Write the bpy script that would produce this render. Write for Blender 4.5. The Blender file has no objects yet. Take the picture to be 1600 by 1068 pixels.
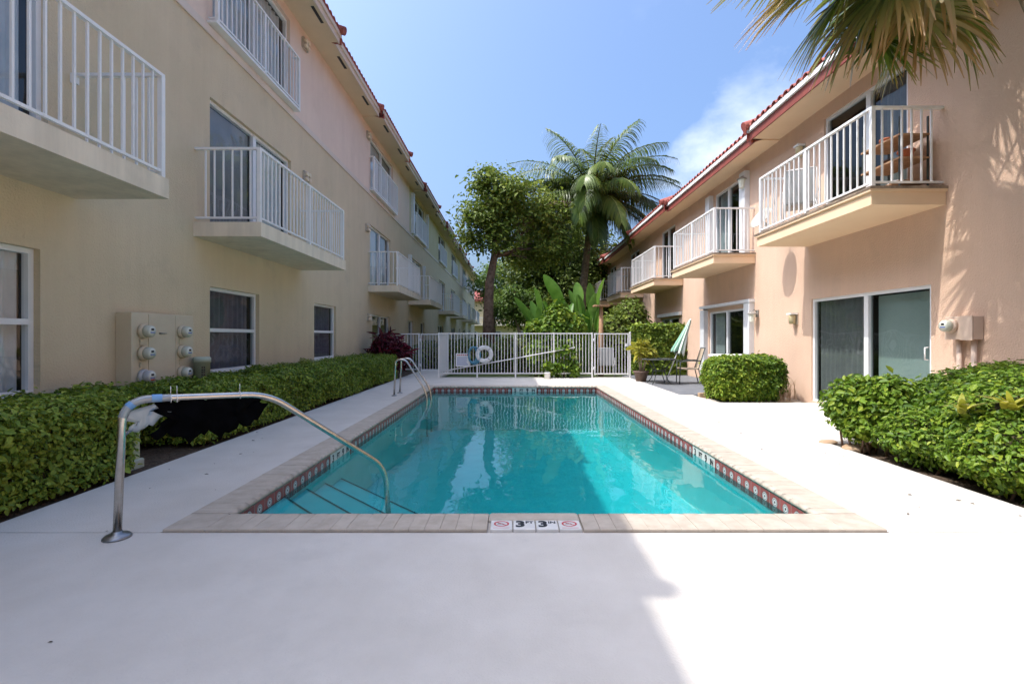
import bpy, math, random
import numpy as np
from mathutils import Vector, Matrix

random.seed(7)
RNG = np.random.default_rng(11)
SC = bpy.context.scene
COL = SC.collection
R = math.radians

# ------------------------------------------------------------------ camera
CAM_H = 1.285
cd = bpy.data.cameras.new('camera')
cd.sensor_width = 36.0
cd.lens = 36.0 * 740.0 / 1600.0
cd.shift_y = -7.0 / 1600.0
cd.clip_start = 0.05
cd.clip_end = 2000.0
cam = bpy.data.objects.new('camera', cd)
COL.objects.link(cam)
cam.location = (0, 0, CAM_H)
cam.rotation_euler = (R(90), 0, 0)
SC.camera = cam

# ------------------------------------------------------------------ sun and sky
TRAVEL = Vector((0.570, 0.09, -1.0)).normalized()
sun_el = math.asin(-TRAVEL.z)
sun_az = math.atan2(-TRAVEL.x, -TRAVEL.y)          # clockwise from +Y
sd = bpy.data.lights.new('sun', 'SUN')
sd.energy = 2.0
sd.angle = R(0.53)
sd.color = (1.0, 0.96, 0.90)
sun = bpy.data.objects.new('sun', sd)
COL.objects.link(sun)
sun.location = (-10, -2, 30)
sun.rotation_euler = TRAVEL.to_track_quat('-Z', 'Y').to_euler()

W = bpy.data.worlds.new('World')
SC.world = W
W.use_nodes = True
nt = W.node_tree
nt.nodes.clear()
wo = nt.nodes.new('ShaderNodeOutputWorld')
bg = nt.nodes.new('ShaderNodeBackground')
bg.inputs['Strength'].default_value = 0.15
sky = nt.nodes.new('ShaderNodeTexSky')
sky.sky_type = 'NISHITA'
sky.sun_disc = False
sky.sun_elevation = sun_el
sky.sun_rotation = sun_az % (2 * math.pi)
sky.altitude = 0.0
sky.air_density = 1.2
sky.dust_density = 7.6
sky.ozone_density = 10.0
# thin clouds low in the sky
tc = nt.nodes.new('ShaderNodeTexCoord')
sep = nt.nodes.new('ShaderNodeSeparateXYZ')
nt.links.new(tc.outputs['Generated'], sep.inputs[0])
mp = nt.nodes.new('ShaderNodeMapping')
mp.inputs['Scale'].default_value = (1.0, 1.0, 1.7)
mp.inputs['Location'].default_value = (0.37, 0.2, 0.1)
nt.links.new(tc.outputs['Generated'], mp.inputs[0])
cn = nt.nodes.new('ShaderNodeTexNoise')
cn.inputs['Scale'].default_value = 3.1
cn.inputs['Detail'].default_value = 7.0
cn.inputs['Roughness'].default_value = 0.56
nt.links.new(mp.outputs[0], cn.inputs['Vector'])
cr = nt.nodes.new('ShaderNodeValToRGB')
cr.color_ramp.elements[0].position = 0.60
cr.color_ramp.elements[1].position = 0.88
nt.links.new(cn.outputs['Fac'], cr.inputs[0])
hz = nt.nodes.new('ShaderNodeMapRange')
hz.inputs['From Min'].default_value = 0.62
hz.inputs['From Max'].default_value = 0.30
hz.interpolation_type = 'SMOOTHSTEP'
nt.links.new(sep.outputs['Z'], hz.inputs['Value'])
nrmv = nt.nodes.new('ShaderNodeVectorMath'); nrmv.operation = 'NORMALIZE'
nt.links.new(tc.outputs['Generated'], nrmv.inputs[0])
dst = nt.nodes.new('ShaderNodeVectorMath'); dst.operation = 'DISTANCE'
dst.inputs[1].default_value = (0.40, 0.84, 0.36)
nt.links.new(nrmv.outputs[0], dst.inputs[0])
lobe = nt.nodes.new('ShaderNodeMapRange'); lobe.interpolation_type = 'SMOOTHSTEP'
lobe.inputs['From Min'].default_value = 0.20; lobe.inputs['From Max'].default_value = 0.05
nt.links.new(dst.outputs['Value'], lobe.inputs['Value'])
ad_ = nt.nodes.new('ShaderNodeMath'); ad_.operation = 'MULTIPLY_ADD'; ad_.inputs[1].default_value = 0.27
nt.links.new(lobe.outputs[0], ad_.inputs[0]); nt.links.new(cn.outputs['Fac'], ad_.inputs[2])
nt.links.new(ad_.outputs[0], cr.inputs[0])
ml = nt.nodes.new('ShaderNodeMath'); ml.operation = 'MULTIPLY'
nt.links.new(cr.outputs[0], ml.inputs[0]); nt.links.new(hz.outputs[0], ml.inputs[1])
ml2 = nt.nodes.new('ShaderNodeMath'); ml2.operation = 'MULTIPLY'
ml2.inputs[1].default_value = 0.85
nt.links.new(ml.outputs[0], ml2.inputs[0])
mx = nt.nodes.new('ShaderNodeMixRGB')
mx.inputs[2].default_value = (5.0, 5.2, 5.5, 1)
nt.links.new(ml2.outputs[0], mx.inputs[0])
nt.links.new(sky.outputs[0], mx.inputs[1])
nt.links.new(mx.outputs[0], bg.inputs['Color'])
nt.links.new(bg.outputs[0], wo.inputs[0])

SC.view_settings.view_transform = 'Standard'
SC.view_settings.look = 'None'
SC.view_settings.exposure = 1.17
SC.view_settings.gamma = 1.0
SC.view_settings.use_curve_mapping = False
SC.cycles.use_denoising = True
SC.cycles.max_bounces = 10
SC.cycles.diffuse_bounces = 5
SC.cycles.glossy_bounces = 4
SC.cycles.transparent_max_bounces = 14
SC.cycles.caustics_reflective = False
SC.cycles.caustics_refractive = False

# ------------------------------------------------------------------ materials
def new_mat(name):
    m = bpy.data.materials.new(name)
    m.use_nodes = True
    m.node_tree.nodes.clear()
    o = m.node_tree.nodes.new('ShaderNodeOutputMaterial')
    return m, m.node_tree, o

def surf(name, c1, c2=None, rough=0.7, scale=3.0, bump=0.0, bscale=80.0, metal=0.0,
         detail=5.0, lo=0.35, hi=0.65, stain=None, stain_scale=0.7, spec=0.35, per_obj=0.0, bdist=0.01, streak=0.0):
    m, t, out = new_mat(name)
    N, L = t.nodes, t.links
    b = N.new('ShaderNodeBsdfPrincipled')
    b.inputs['Roughness'].default_value = rough
    b.inputs['Metallic'].default_value = metal
    b.inputs['Specular IOR Level'].default_value = spec
    geo = N.new('ShaderNodeNewGeometry')
    last = None
    if c2 is not None:
        n = N.new('ShaderNodeTexNoise')
        n.inputs['Scale'].default_value = scale
        n.inputs['Detail'].default_value = detail
        n.inputs['Roughness'].default_value = 0.6
        L.new(geo.outputs['Position'], n.inputs['Vector'])
        r = N.new('ShaderNodeValToRGB')
        r.color_ramp.elements[0].position = lo
        r.color_ramp.elements[1].position = hi
        r.color_ramp.elements[0].color = (*c1, 1)
        r.color_ramp.elements[1].color = (*c2, 1)
        L.new(n.outputs['Fac'], r.inputs[0])
        last = r.outputs[0]
    if stain is not None:
        n2 = N.new('ShaderNodeTexNoise')
        n2.inputs['Scale'].default_value = stain_scale
        n2.inputs['Detail'].default_value = 8.0
        n2.inputs['Roughness'].default_value = 0.68
        L.new(geo.outputs['Position'], n2.inputs['Vector'])
        r2 = N.new('ShaderNodeValToRGB')
        r2.color_ramp.elements[0].position = 0.56
        r2.color_ramp.elements[1].position = 0.76
        r2.color_ramp.elements[1].color = (0.75, 0.75, 0.75, 1)
        L.new(n2.outputs['Fac'], r2.inputs[0])
        mixn = N.new('ShaderNodeMixRGB')
        L.new(r2.outputs[0], mixn.inputs[0])
        if last is None:
            mixn.inputs[1].default_value = (*c1, 1)
        else:
            L.new(last, mixn.inputs[1])
        mixn.inputs[2].default_value = (*stain, 1)
        last = mixn.outputs[0]
    if streak > 0:
        mps = N.new('ShaderNodeMapping'); mps.inputs['Scale'].default_value = (2.6, 2.6, 0.22)
        L.new(geo.outputs['Position'], mps.inputs[0])
        n3 = N.new('ShaderNodeTexNoise'); n3.inputs['Scale'].default_value = 1.7; n3.inputs['Detail'].default_value = 9.0; n3.inputs['Roughness'].default_value = 0.7
        L.new(mps.outputs[0], n3.inputs['Vector'])
        m3 = N.new('ShaderNodeMapRange'); m3.inputs['From Min'].default_value = 0.36; m3.inputs['From Max'].default_value = 0.62
        m3.inputs['To Min'].default_value = 1.0 - streak; m3.inputs['To Max'].default_value = 1.0
        L.new(n3.outputs['Fac'], m3.inputs['Value'])
        x3 = N.new('ShaderNodeMixRGB'); x3.blend_type = 'MULTIPLY'; x3.inputs[0].default_value = 1.0
        L.new(last, x3.inputs[1]); L.new(m3.outputs[0], x3.inputs[2])
        last = x3.outputs[0]
    if per_obj > 0:
        oi = N.new('ShaderNodeObjectInfo')
        mr = N.new('ShaderNodeMapRange')
        mr.inputs['To Min'].default_value = 1.0 - per_obj
        mr.inputs['To Max'].default_value = 1.0 + per_obj
        L.new(oi.outputs['Random'], mr.inputs['Value'])
        mm = N.new('ShaderNodeMixRGB'); mm.blend_type = 'MULTIPLY'
        mm.inputs[0].default_value = 1.0
        if last is None:
            mm.inputs[1].default_value = (*c1, 1)
        else:
            L.new(last, mm.inputs[1])
        L.new(mr.outputs[0], mm.inputs[2])
        last = mm.outputs[0]
    if last is None:
        b.inputs['Base Color'].default_value = (*c1, 1)
    else:
        L.new(last, b.inputs['Base Color'])
    if bump > 0:
        nb = N.new('ShaderNodeTexNoise')
        nb.inputs['Scale'].default_value = bscale
        nb.inputs['Detail'].default_value = 4.0
        L.new(geo.outputs['Position'], nb.inputs['Vector'])
        bp = N.new('ShaderNodeBump')
        bp.inputs['Strength'].default_value = bump
        bp.inputs['Distance'].default_value = bdist
        L.new(nb.outputs['Fac'], bp.inputs['Height'])
        L.new(bp.outputs[0], b.inputs['Normal'])
    L.new(b.outputs[0], out.inputs[0])
    return m

def schlick(t, f0=0.03, power=5.0, normal=None):
    """Fresnel factor that is the same on both sides of a sheet."""
    N, L = t.nodes, t.links
    g = N.new('ShaderNodeNewGeometry')
    d = N.new('ShaderNodeVectorMath'); d.operation = 'DOT_PRODUCT'
    L.new(normal if normal is not None else g.outputs['Normal'], d.inputs[0])
    L.new(g.outputs['Incoming'], d.inputs[1])
    a = N.new('ShaderNodeMath'); a.operation = 'ABSOLUTE'; L.new(d.outputs['Value'], a.inputs[0])
    s = N.new('ShaderNodeMath'); s.operation = 'SUBTRACT'; s.inputs[0].default_value = 1.0; s.use_clamp = True
    L.new(a.outputs[0], s.inputs[1])
    p = N.new('ShaderNodeMath'); p.operation = 'POWER'; L.new(s.outputs[0], p.inputs[0]); p.inputs[1].default_value = power
    q = N.new('ShaderNodeMath'); q.operation = 'MULTIPLY_ADD'
    L.new(p.outputs[0], q.inputs[0]); q.inputs[1].default_value = 1 - f0; q.inputs[2].default_value = f0
    return q.outputs[0]

def glass(name, tint, f0=0.06, rough=0.01):
    m, t, out = new_mat(name)
    N, L = t.nodes, t.links
    tr = N.new('ShaderNodeBsdfTransparent'); tr.inputs[0].default_value = (*tint, 1)
    gl = N.new('ShaderNodeBsdfGlossy'); gl.inputs['Roughness'].default_value = rough
    gw = N.new('ShaderNodeNewGeometry'); nw = N.new('ShaderNodeTexNoise'); nw.inputs['Scale'].default_value = 1.8; nw.inputs['Detail'].default_value = 1.0
    L.new(gw.outputs['Position'], nw.inputs['Vector'])
    bw_ = N.new('ShaderNodeBump'); bw_.inputs['Strength'].default_value = 0.6; bw_.inputs['Distance'].default_value = 0.012
    L.new(nw.outputs['Fac'], bw_.inputs['Height']); L.new(bw_.outputs[0], gl.inputs['Normal'])
    mixs = N.new('ShaderNodeMixShader')
    L.new(schlick(t, f0), mixs.inputs[0])
    L.new(tr.outputs[0], mixs.inputs[1]); L.new(gl.outputs[0], mixs.inputs[2])
    L.new(mixs.outputs[0], out.inputs[0])
    return m

def leafmat(name, cols, transl=0.35, rough=0.45, tip=None, gloss=0.12):
    m, t, out = new_mat(name)
    N, L = t.nodes, t.links
    at = N.new('ShaderNodeAttribute'); at.attribute_name = 'rnd'
    r = N.new('ShaderNodeValToRGB')
    e = r.color_ramp.elements
    while len(e) < len(cols):
        e.new(0.5)
    for i, c in enumerate(cols):
        e[i].position = i / (len(cols) - 1)
        e[i].color = (*c, 1)
    L.new(at.outputs['Fac'], r.inputs[0])
    colr = r.outputs[0]
    if tip is not None:
        a2 = N.new('ShaderNodeAttribute'); a2.attribute_name = 'along'
        mr = N.new('ShaderNodeMapRange')
        mr.inputs['From Min'].default_value = tip[1]; mr.inputs['From Max'].default_value = tip[2]
        L.new(a2.outputs['Fac'], mr.inputs['Value'])
        mm = N.new('ShaderNodeMixRGB'); mm.inputs[2].default_value = (*tip[0], 1)
        L.new(mr.outputs[0], mm.inputs[0]); L.new(colr, mm.inputs[1])
        colr = mm.outputs[0]
    df = N.new('ShaderNodeBsdfDiffuse'); L.new(colr, df.inputs[0])
    tl = N.new('ShaderNodeBsdfTranslucent'); L.new(colr, tl.inputs[0])
    m1 = N.new('ShaderNodeMixShader'); m1.inputs[0].default_value = transl
    L.new(df.outputs[0], m1.inputs[1]); L.new(tl.outputs[0], m1.inputs[2])
    gl = N.new('ShaderNodeBsdfGlossy'); gl.inputs['Roughness'].default_value = rough
    m2 = N.new('ShaderNodeMixShader')
    sf = schlick(t, 0.03)
    k = N.new('ShaderNodeMath'); k.operation = 'MULTIPLY'; k.inputs[1].default_value = gloss * 5
    k.use_clamp = True
    L.new(sf, k.inputs[0]); L.new(k.outputs[0], m2.inputs[0])
    L.new(m1.outputs[0], m2.inputs[1]); L.new(gl.outputs[0], m2.inputs[2])
    L.new(m2.outputs[0], out.inputs[0])
    return m

M = {}
M['olive'] = surf('olive_stucco', (0.625, 0.515, 0.345), (0.665, 0.55, 0.375), 0.92, 1.1, 0.9, 48, streak=0.055, stain=(0.53, 0.445, 0.31), stain_scale=1.6, bdist=0.012)
M['pink'] = surf('pink_stucco', (0.76, 0.605, 0.49), (0.80, 0.64, 0.52), 0.92, 1.1, 0.9, 48, streak=0.045, stain=(0.69, 0.54, 0.43), stain_scale=1.2, bdist=0.012)
M['yellow'] = surf('yellow_stucco', (0.58, 0.49, 0.29), (0.62, 0.53, 0.33), 0.92, 1.1, 0.5, 55, bdist=0.006)
M['peach'] = surf('peach_stucco', (0.66, 0.46, 0.335), (0.70, 0.49, 0.36), 0.92, 0.9, 0.9, 48, streak=0.05, stain=(0.575, 0.41, 0.30), stain_scale=1.4, bdist=0.012)
M['cream'] = surf('cream_trim', (0.77, 0.66, 0.50), (0.81, 0.70, 0.54), 0.85, 2.0, 0.4, 50, streak=0.16, stain=(0.55, 0.48, 0.38), bdist=0.004)
M['band'] = surf('pale_band', (0.66, 0.56, 0.47), (0.71, 0.61, 0.52), 0.85, 2.0, 0.2, 60, bdist=0.004)
M['soffit_r'] = surf('peach_soffit', (0.80, 0.58, 0.38), (0.84, 0.62, 0.41), 0.9, 1.3, 0.2, 60, bdist=0.004)
M['soffit_l'] = surf('tan_soffit', (0.68, 0.545, 0.38), (0.73, 0.59, 0.42), 0.9, 1.3, 0.2, 60, bdist=0.004)
M['redfascia'] = surf('red_fascia_paint', (0.22, 0.052, 0.036), (0.27, 0.068, 0.046), 0.6, 4.0, 0.15, 40, stain=(0.17, 0.042, 0.03), stain_scale=3)
M['rooftile'] = surf('red_clay_tile', (0.29, 0.068, 0.052), (0.41, 0.115, 0.085), 0.7, 9.0, 0.3, 60, per_obj=0.22)
M['white'] = surf('white_paint', (0.76, 0.75, 0.72), (0.81, 0.80, 0.77), 0.45, 6.0, 0.0)
M['whitemetal'] = surf('white_painted_metal', (0.78, 0.77, 0.75), (0.82, 0.81, 0.79), 0.4, 5.0, 0.06, 200, stain=(0.66, 0.62, 0.55), stain_scale=5)
M['alu'] = surf('white_aluminium_frame', (0.74, 0.75, 0.75), (0.79, 0.80, 0.80), 0.4, 4.0)
M['shutter'] = surf('pale_folded_shutter', (0.66, 0.67, 0.68), (0.73, 0.74, 0.74), 0.5, 6.0)
M['deck'] = surf('white_deck_paint', (0.56, 0.52, 0.46), (0.62, 0.58, 0.52), 0.75, 2.2, 0.6, 90, detail=9.0, stain=(0.485, 0.455, 0.41), stain_scale=1.3, bdist=0.006)
M['coping'] = surf('travertine_coping', (0.41, 0.35, 0.28), (0.50, 0.435, 0.355), 0.8, 9.0, 0.35, 70, per_obj=0.035, bdist=0.004)
M['grout'] = surf('sandy_grout', (0.46, 0.40, 0.335), (0.52, 0.46, 0.385), 0.95, 30)
M['shell'] = surf('pool_plaster', (0.50, 0.70, 0.68), (0.59, 0.77, 0.75), 0.8, 3.2, 0.3, 20)
M['steps'] = surf('pale_step_plaster', (0.74, 0.86, 0.84), (0.82, 0.92, 0.90), 0.8, 4.0)
M['nosing'] = surf('dark_nosing_tile', (0.10, 0.11, 0.12), (0.16, 0.17, 0.18), 0.4, 30)
M['soil'] = surf('mulch_soil', (0.055, 0.037, 0.024), (0.13, 0.09, 0.06), 0.95, 22, 0.9, 45, bdist=0.03)
M['grass'] = surf('lawn_ground', (0.045, 0.075, 0.02), (0.10, 0.12, 0.04), 0.95, 8, 0.8, 60, bdist=0.02)
M['patio'] = surf('grey_patio_paint', (0.13, 0.135, 0.145), (0.17, 0.175, 0.185), 0.7, 3.0, 0.2, 90, bdist=0.004)
M['steel'] = surf('brushed_stainless', (0.56, 0.52, 0.46), (0.66, 0.62, 0.56), 0.26, 20, metal=1.0)
M['darksteel'] = surf('worn_flange_metal', (0.20, 0.21, 0.22), (0.33, 0.34, 0.35), 0.38, 14, metal=0.9)
M['meterbox'] = surf('tan_painted_steel', (0.56, 0.48, 0.345), (0.60, 0.52, 0.375), 0.6, 3, 0.1, 40)
M['meterpink'] = surf('pink_painted_steel', (0.58, 0.44, 0.34), (0.63, 0.48, 0.375), 0.6, 3, 0.1, 40)
M['meterglass'] = surf('meter_cover_plastic', (0.50, 0.51, 0.42), (0.55, 0.56, 0.46), 0.15, 8)
M['meterface'] = surf('meter_face', (0.66, 0.67, 0.57), (0.72, 0.73, 0.63), 0.25, 8)
M['metergrey'] = surf('grey_meter_plastic', (0.42, 0.43, 0.45), (0.50, 0.51, 0.52), 0.3, 8)
M['dark'] = surf('dark_plastic', (0.02, 0.02, 0.022), (0.04, 0.04, 0.045), 0.5, 10)
M['black'] = surf('sign_stand_in', (0.002, 0.002, 0.002), (0.004, 0.004, 0.005), 0.95, 10, 0.3, 12, spec=0.02)  # flat black for the made-up sheet over the blacked-out sign
M['blue'] = surf('blue_print', (0.08, 0.14, 0.42), None, 0.4)
M['red'] = surf('red_print', (0.50, 0.03, 0.04), None, 0.4)
M['ink'] = surf('black_ink', (0.015, 0.015, 0.017), None, 0.5)
M['markertile'] = surf('marker_tile_white', (0.64, 0.62, 0.58), (0.72, 0.70, 0.66), 0.35, 12)
M['pedestal'] = surf('green_grey_plastic', (0.40, 0.45, 0.36), (0.47, 0.52, 0.43), 0.55, 5)
M['palegreen'] = surf('pale_green_plastic', (0.34, 0.40, 0.24), (0.42, 0.48, 0.30), 0.6, 5)
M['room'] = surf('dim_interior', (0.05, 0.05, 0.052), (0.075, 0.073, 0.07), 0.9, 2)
M['blind'] = surf('grey_green_blind', (0.50, 0.59, 0.56), (0.56, 0.65, 0.62), 0.7, 3)
M['whiteblind'] = surf('white_blind', (0.60, 0.62, 0.62), (0.68, 0.70, 0.70), 0.7, 3)
M['curtain_w'] = surf('white_curtain', (0.52, 0.55, 0.57), (0.62, 0.65, 0.67), 0.85, 3)
M['curtain_p'] = surf('plum_curtain', (0.30, 0.245, 0.31), (0.38, 0.315, 0.385), 0.85, 4)
M['curtain_g'] = surf('grey_curtain', (0.22, 0.22, 0.22), (0.30, 0.30, 0.30), 0.85, 3)
M['screen'] = surf('insect_screen', (0.24, 0.24, 0.245), (0.28, 0.28, 0.285), 0.8, 3)
M['bark'] = surf('brown_bark', (0.10, 0.06, 0.04), (0.22, 0.145, 0.10), 0.95, 9, 0.9, 18, bdist=0.03)
M['palebark'] = surf('pale_bark', (0.30, 0.24, 0.17), (0.42, 0.34, 0.25), 0.95, 9, 0.6, 18, bdist=0.03)
M['palmbark'] = surf('palm_bark', (0.16, 0.115, 0.07), (0.30, 0.23, 0.15), 0.95, 7, 0.9, 14, bdist=0.04)
M['twig'] = surf('twig_brown', (0.045, 0.035, 0.02), (0.085, 0.07, 0.035), 0.95, 20)
M['wood'] = surf('tan_wood', (0.36, 0.20, 0.105), (0.46, 0.28, 0.16), 0.85, 12, 0.4, 30)
M['terracotta'] = surf('terracotta', (0.42, 0.14, 0.07), (0.52, 0.19, 0.10), 0.8, 12, 0.3, 40)
M['brownpot'] = surf('brown_pot', (0.10, 0.065, 0.05), (0.15, 0.10, 0.08), 0.7, 10)
M['tablemetal'] = surf('dark_green_metal', (0.04, 0.05, 0.045), (0.07, 0.08, 0.075), 0.5, 8)
M['sling'] = surf('beige_sling', (0.38, 0.30, 0.21), (0.46, 0.37, 0.27), 0.85, 6)
M['greyplastic'] = surf('pale_grey_plastic', (0.46, 0.46, 0.49), (0.52, 0.52, 0.55), 0.6, 6)
M['blueplastic'] = surf('teal_blue_vinyl', (0.06, 0.19, 0.28), (0.12, 0.30, 0.38), 0.5, 6)
M['ropewhite'] = surf('white_ring_foam', (0.70, 0.70, 0.68), (0.76, 0.76, 0.74), 0.6, 6)
M['stone'] = surf('tan_stone', (0.34, 0.22, 0.13), (0.48, 0.34, 0.22), 0.9, 12, 0.6, 25)
M['gravel'] = surf('pale_gravel', (0.36, 0.31, 0.25), (0.60, 0.54, 0.46), 0.9, 60, 0.9, 70, bdist=0.02)
M['dryleaf'] = surf('dry_leaf', (0.07, 0.05, 0.03), (0.16, 0.12, 0.07), 0.9, 30, per_obj=0.4)
M['lampmetal'] = surf('lamp_bronze', (0.22, 0.20, 0.18), (0.30, 0.28, 0.25), 0.5, 8)
M['lampglass'] = surf('lamp_cream_glass', (0.55, 0.46, 0.26), (0.62, 0.53, 0.32), 0.3, 8)
M['fixture'] = surf('pale_fixture', (0.42, 0.37, 0.30), (0.50, 0.44, 0.36), 0.6, 8)
M['weathered'] = surf('weathered_edge', (0.15, 0.11, 0.08), (0.34, 0.26, 0.19), 0.9, 10, 0.3, 40)
M['glass'] = glass('window_glass', (0.84, 0.87, 0.87), 0.07)
M['darkglass'] = glass('tinted_glass', (0.56, 0.62, 0.61), 0.06)
def wrap_mat():
    m, t, out = new_mat('cloudy_plastic')
    N, L = t.nodes, t.links
    tr = N.new('ShaderNodeBsdfTransparent'); tr.inputs[0].default_value = (0.85, 0.9, 0.92, 1)
    tl = N.new('ShaderNodeBsdfTranslucent'); tl.inputs[0].default_value = (0.70, 0.76, 0.80, 1)
    df = N.new('ShaderNodeBsdfDiffuse'); df.inputs[0].default_value = (0.70, 0.76, 0.80, 1)
    a = N.new('ShaderNodeMixShader'); L.new(tl.outputs[0], a.inputs[1]); L.new(df.outputs[0], a.inputs[2])
    b = N.new('ShaderNodeMixShader'); b.inputs[0].default_value = 0.55; L.new(tr.outputs[0], b.inputs[1]); L.new(a.outputs[0], b.inputs[2])
    g = N.new('ShaderNodeBsdfGlossy'); g.inputs['Roughness'].default_value = 0.2
    c = N.new('ShaderNodeMixShader'); L.new(schlick(t, 0.08), c.inputs[0]); L.new(b.outputs[0], c.inputs[1]); L.new(g.outputs[0], c.inputs[2])
    L.new(c.outputs[0], out.inputs[0])
    return m
M['clearsheet'] = wrap_mat()
M['tabletop'] = glass('table_glass', (0.40, 0.46, 0.44), 0.12)
M['bluetape'] = surf('blue_tape', (0.12, 0.30, 0.58), (0.22, 0.42, 0.68), 0.6, 14)

# water: clear with a teal tint, ripples by bump
def water_mat():
    m, t, out = new_mat('pool_water')
    N, L = t.nodes, t.links
    geo = N.new('ShaderNodeNewGeometry')
    mpn = N.new('ShaderNodeMapping'); mpn.inputs['Scale'].default_value = (1.0, 0.55, 1.0)
    L.new(geo.outputs['Position'], mpn.inputs[0])
    n1 = N.new('ShaderNodeTexNoise'); n1.inputs['Scale'].default_value = 3.4; n1.inputs['Detail'].default_value = 2.5
    n2 = N.new('ShaderNodeTexNoise'); n2.inputs['Scale'].default_value = 0.9; n2.inputs['Detail'].default_value = 1.0
    L.new(mpn.outputs[0], n1.inputs['Vector']); L.new(mpn.outputs[0], n2.inputs['Vector'])
    ad = N.new('ShaderNodeMath'); ad.operation = 'MULTIPLY_ADD'; ad.inputs[1].default_value = 2.2
    L.new(n2.outputs['Fac'], ad.inputs[0]); L.new(n1.outputs['Fac'], ad.inputs[2])
    bp = N.new('ShaderNodeBump'); bp.inputs['Strength'].default_value = 1.0; bp.inputs['Distance'].default_value = 0.0055
    L.new(ad.outputs[0], bp.inputs['Height'])
    tr = N.new('ShaderNodeBsdfTransparent'); tr.inputs[0].default_value = (0.15, 0.665, 0.69, 1)
    gl = N.new('ShaderNodeBsdfGlossy'); gl.inputs['Roughness'].default_value = 0.015
    L.new(bp.outputs[0], gl.inputs['Normal'])
    mixs = N.new('ShaderNodeMixShader')
    L.new(schlick(t, 0.03, 4.6, bp.outputs[0]), mixs.inputs[0])
    L.new(tr.outputs[0], mixs.inputs[1]); L.new(gl.outputs[0], mixs.inputs[2])
    L.new(mixs.outputs[0], out.inputs[0])
    return m
M['water'] = water_mat()

# waterline tile: red glaze with a grey-white arch, printed on each tile by its own UV
def tile_mat():
    m, t, out = new_mat('arch_tile')
    N, L = t.nodes, t.links
    uv = N.new('ShaderNodeUVMap')
    sp = N.new('ShaderNodeSeparateXYZ'); L.new(uv.outputs[0], sp.inputs[0])
    def mth(op, a, b=None):
        n = N.new('ShaderNodeMath'); n.operation = op
        for i, v in enumerate((a, b)):
            if v is None: continue
            if isinstance(v, (int, float)): n.inputs[i].default_value = v
            else: L.new(v, n.inputs[i])
        return n.outputs[0]
    dx = mth('SUBTRACT', sp.outputs[0], 0.5)
    dy = mth('SUBTRACT', sp.outputs[1], 0.57)
    r1 = mth('POWER', mth('ADD', mth('MULTIPLY', dx, dx), mth('MULTIPLY', dy, dy)), 0.5)
    dia = mth('ADD', mth('ABSOLUTE', dx), mth('ABSOLUTE', dy))
    ring = N.new('ShaderNodeValToRGB'); ring.color_ramp.interpolation = 'CONSTANT'
    e = ring.color_ramp.elements
    stops = [(0.0, (0.05, 0.04, 0.05)), (0.07, (0.66, 0.64, 0.62)), (0.145, (0.20, 0.16, 0.17)), (0.18, (0.46, 0.44, 0.43)), (0.25, (0.12, 0.05, 0.05))]
    while len(e) < len(stops): e.new(0.5)
    for i, (p, c) in enumerate(stops):
        e[i].position = p; e[i].color = (*c, 1)
    L.new(r1, ring.inputs[0])
    isr = mth('LESS_THAN', mth('MINIMUM', r1, mth('MULTIPLY', dia, 0.80)), 0.265)
    edge = mth('GREATER_THAN', mth('MAXIMUM', mth('ABSOLUTE', dx), mth('ABSOLUTE', mth('SUBTRACT', sp.outputs[1], 0.5))), 0.475)
    oi = N.new('ShaderNodeObjectInfo')
    rr = N.new('ShaderNodeValToRGB')
    rr.color_ramp.elements[0].color = (0.26, 0.050, 0.040, 1); rr.color_ramp.elements[1].color = (0.38, 0.080, 0.070, 1)
    L.new(oi.outputs['Random'], rr.inputs[0])
    a = N.new('ShaderNodeMixRGB'); L.new(isr, a.inputs[0]); L.new(rr.outputs[0], a.inputs[1]); L.new(ring.outputs[0], a.inputs[2])
    b2 = N.new('ShaderNodeMixRGB'); L.new(edge, b2.inputs[0]); L.new(a.outputs[0], b2.inputs[1]); b2.inputs[2].default_value = (0.30, 0.19, 0.17, 1)
    b = N.new('ShaderNodeBsdfPrincipled'); b.inputs['Roughness'].default_value = 0.25
    L.new(b2.outputs[0], b.inputs['Base Color'])
    L.new(b.outputs[0], out.inputs[0])
    return m
M['archtile'] = tile_mat()

def stripe_mat():
    m, t, out = new_mat('striped_canvas')
    N, L = t.nodes, t.links
    uv = N.new('ShaderNodeUVMap'); sp = N.new('ShaderNodeSeparateXYZ'); L.new(uv.outputs[0], sp.inputs[0])
    f = N.new('ShaderNodeMath'); f.operation = 'MULTIPLY'; f.inputs[1].default_value = 8; L.new(sp.outputs[0], f.inputs[0])
    g = N.new('ShaderNodeMath'); g.operation = 'FRACT'; L.new(f.outputs[0], g.inputs[0])
    h = N.new('ShaderNodeMath'); h.operation = 'GREATER_THAN'; h.inputs[1].default_value = 0.55; L.new(g.outputs[0], h.inputs[0])
    a = N.new('ShaderNodeMixRGB'); L.new(h.outputs[0], a.inputs[0])
    a.inputs[1].default_value = (0.22, 0.42, 0.30, 1); a.inputs[2].default_value = (0.62, 0.66, 0.58, 1)
    b = N.new('ShaderNodeBsdfPrincipled'); b.inputs['Roughness'].default_value = 0.9
    L.new(a.outputs[0], b.inputs['Base Color']); L.new(b.outputs[0], out.inputs[0])
    return m
M['stripe'] = stripe_mat()

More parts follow.
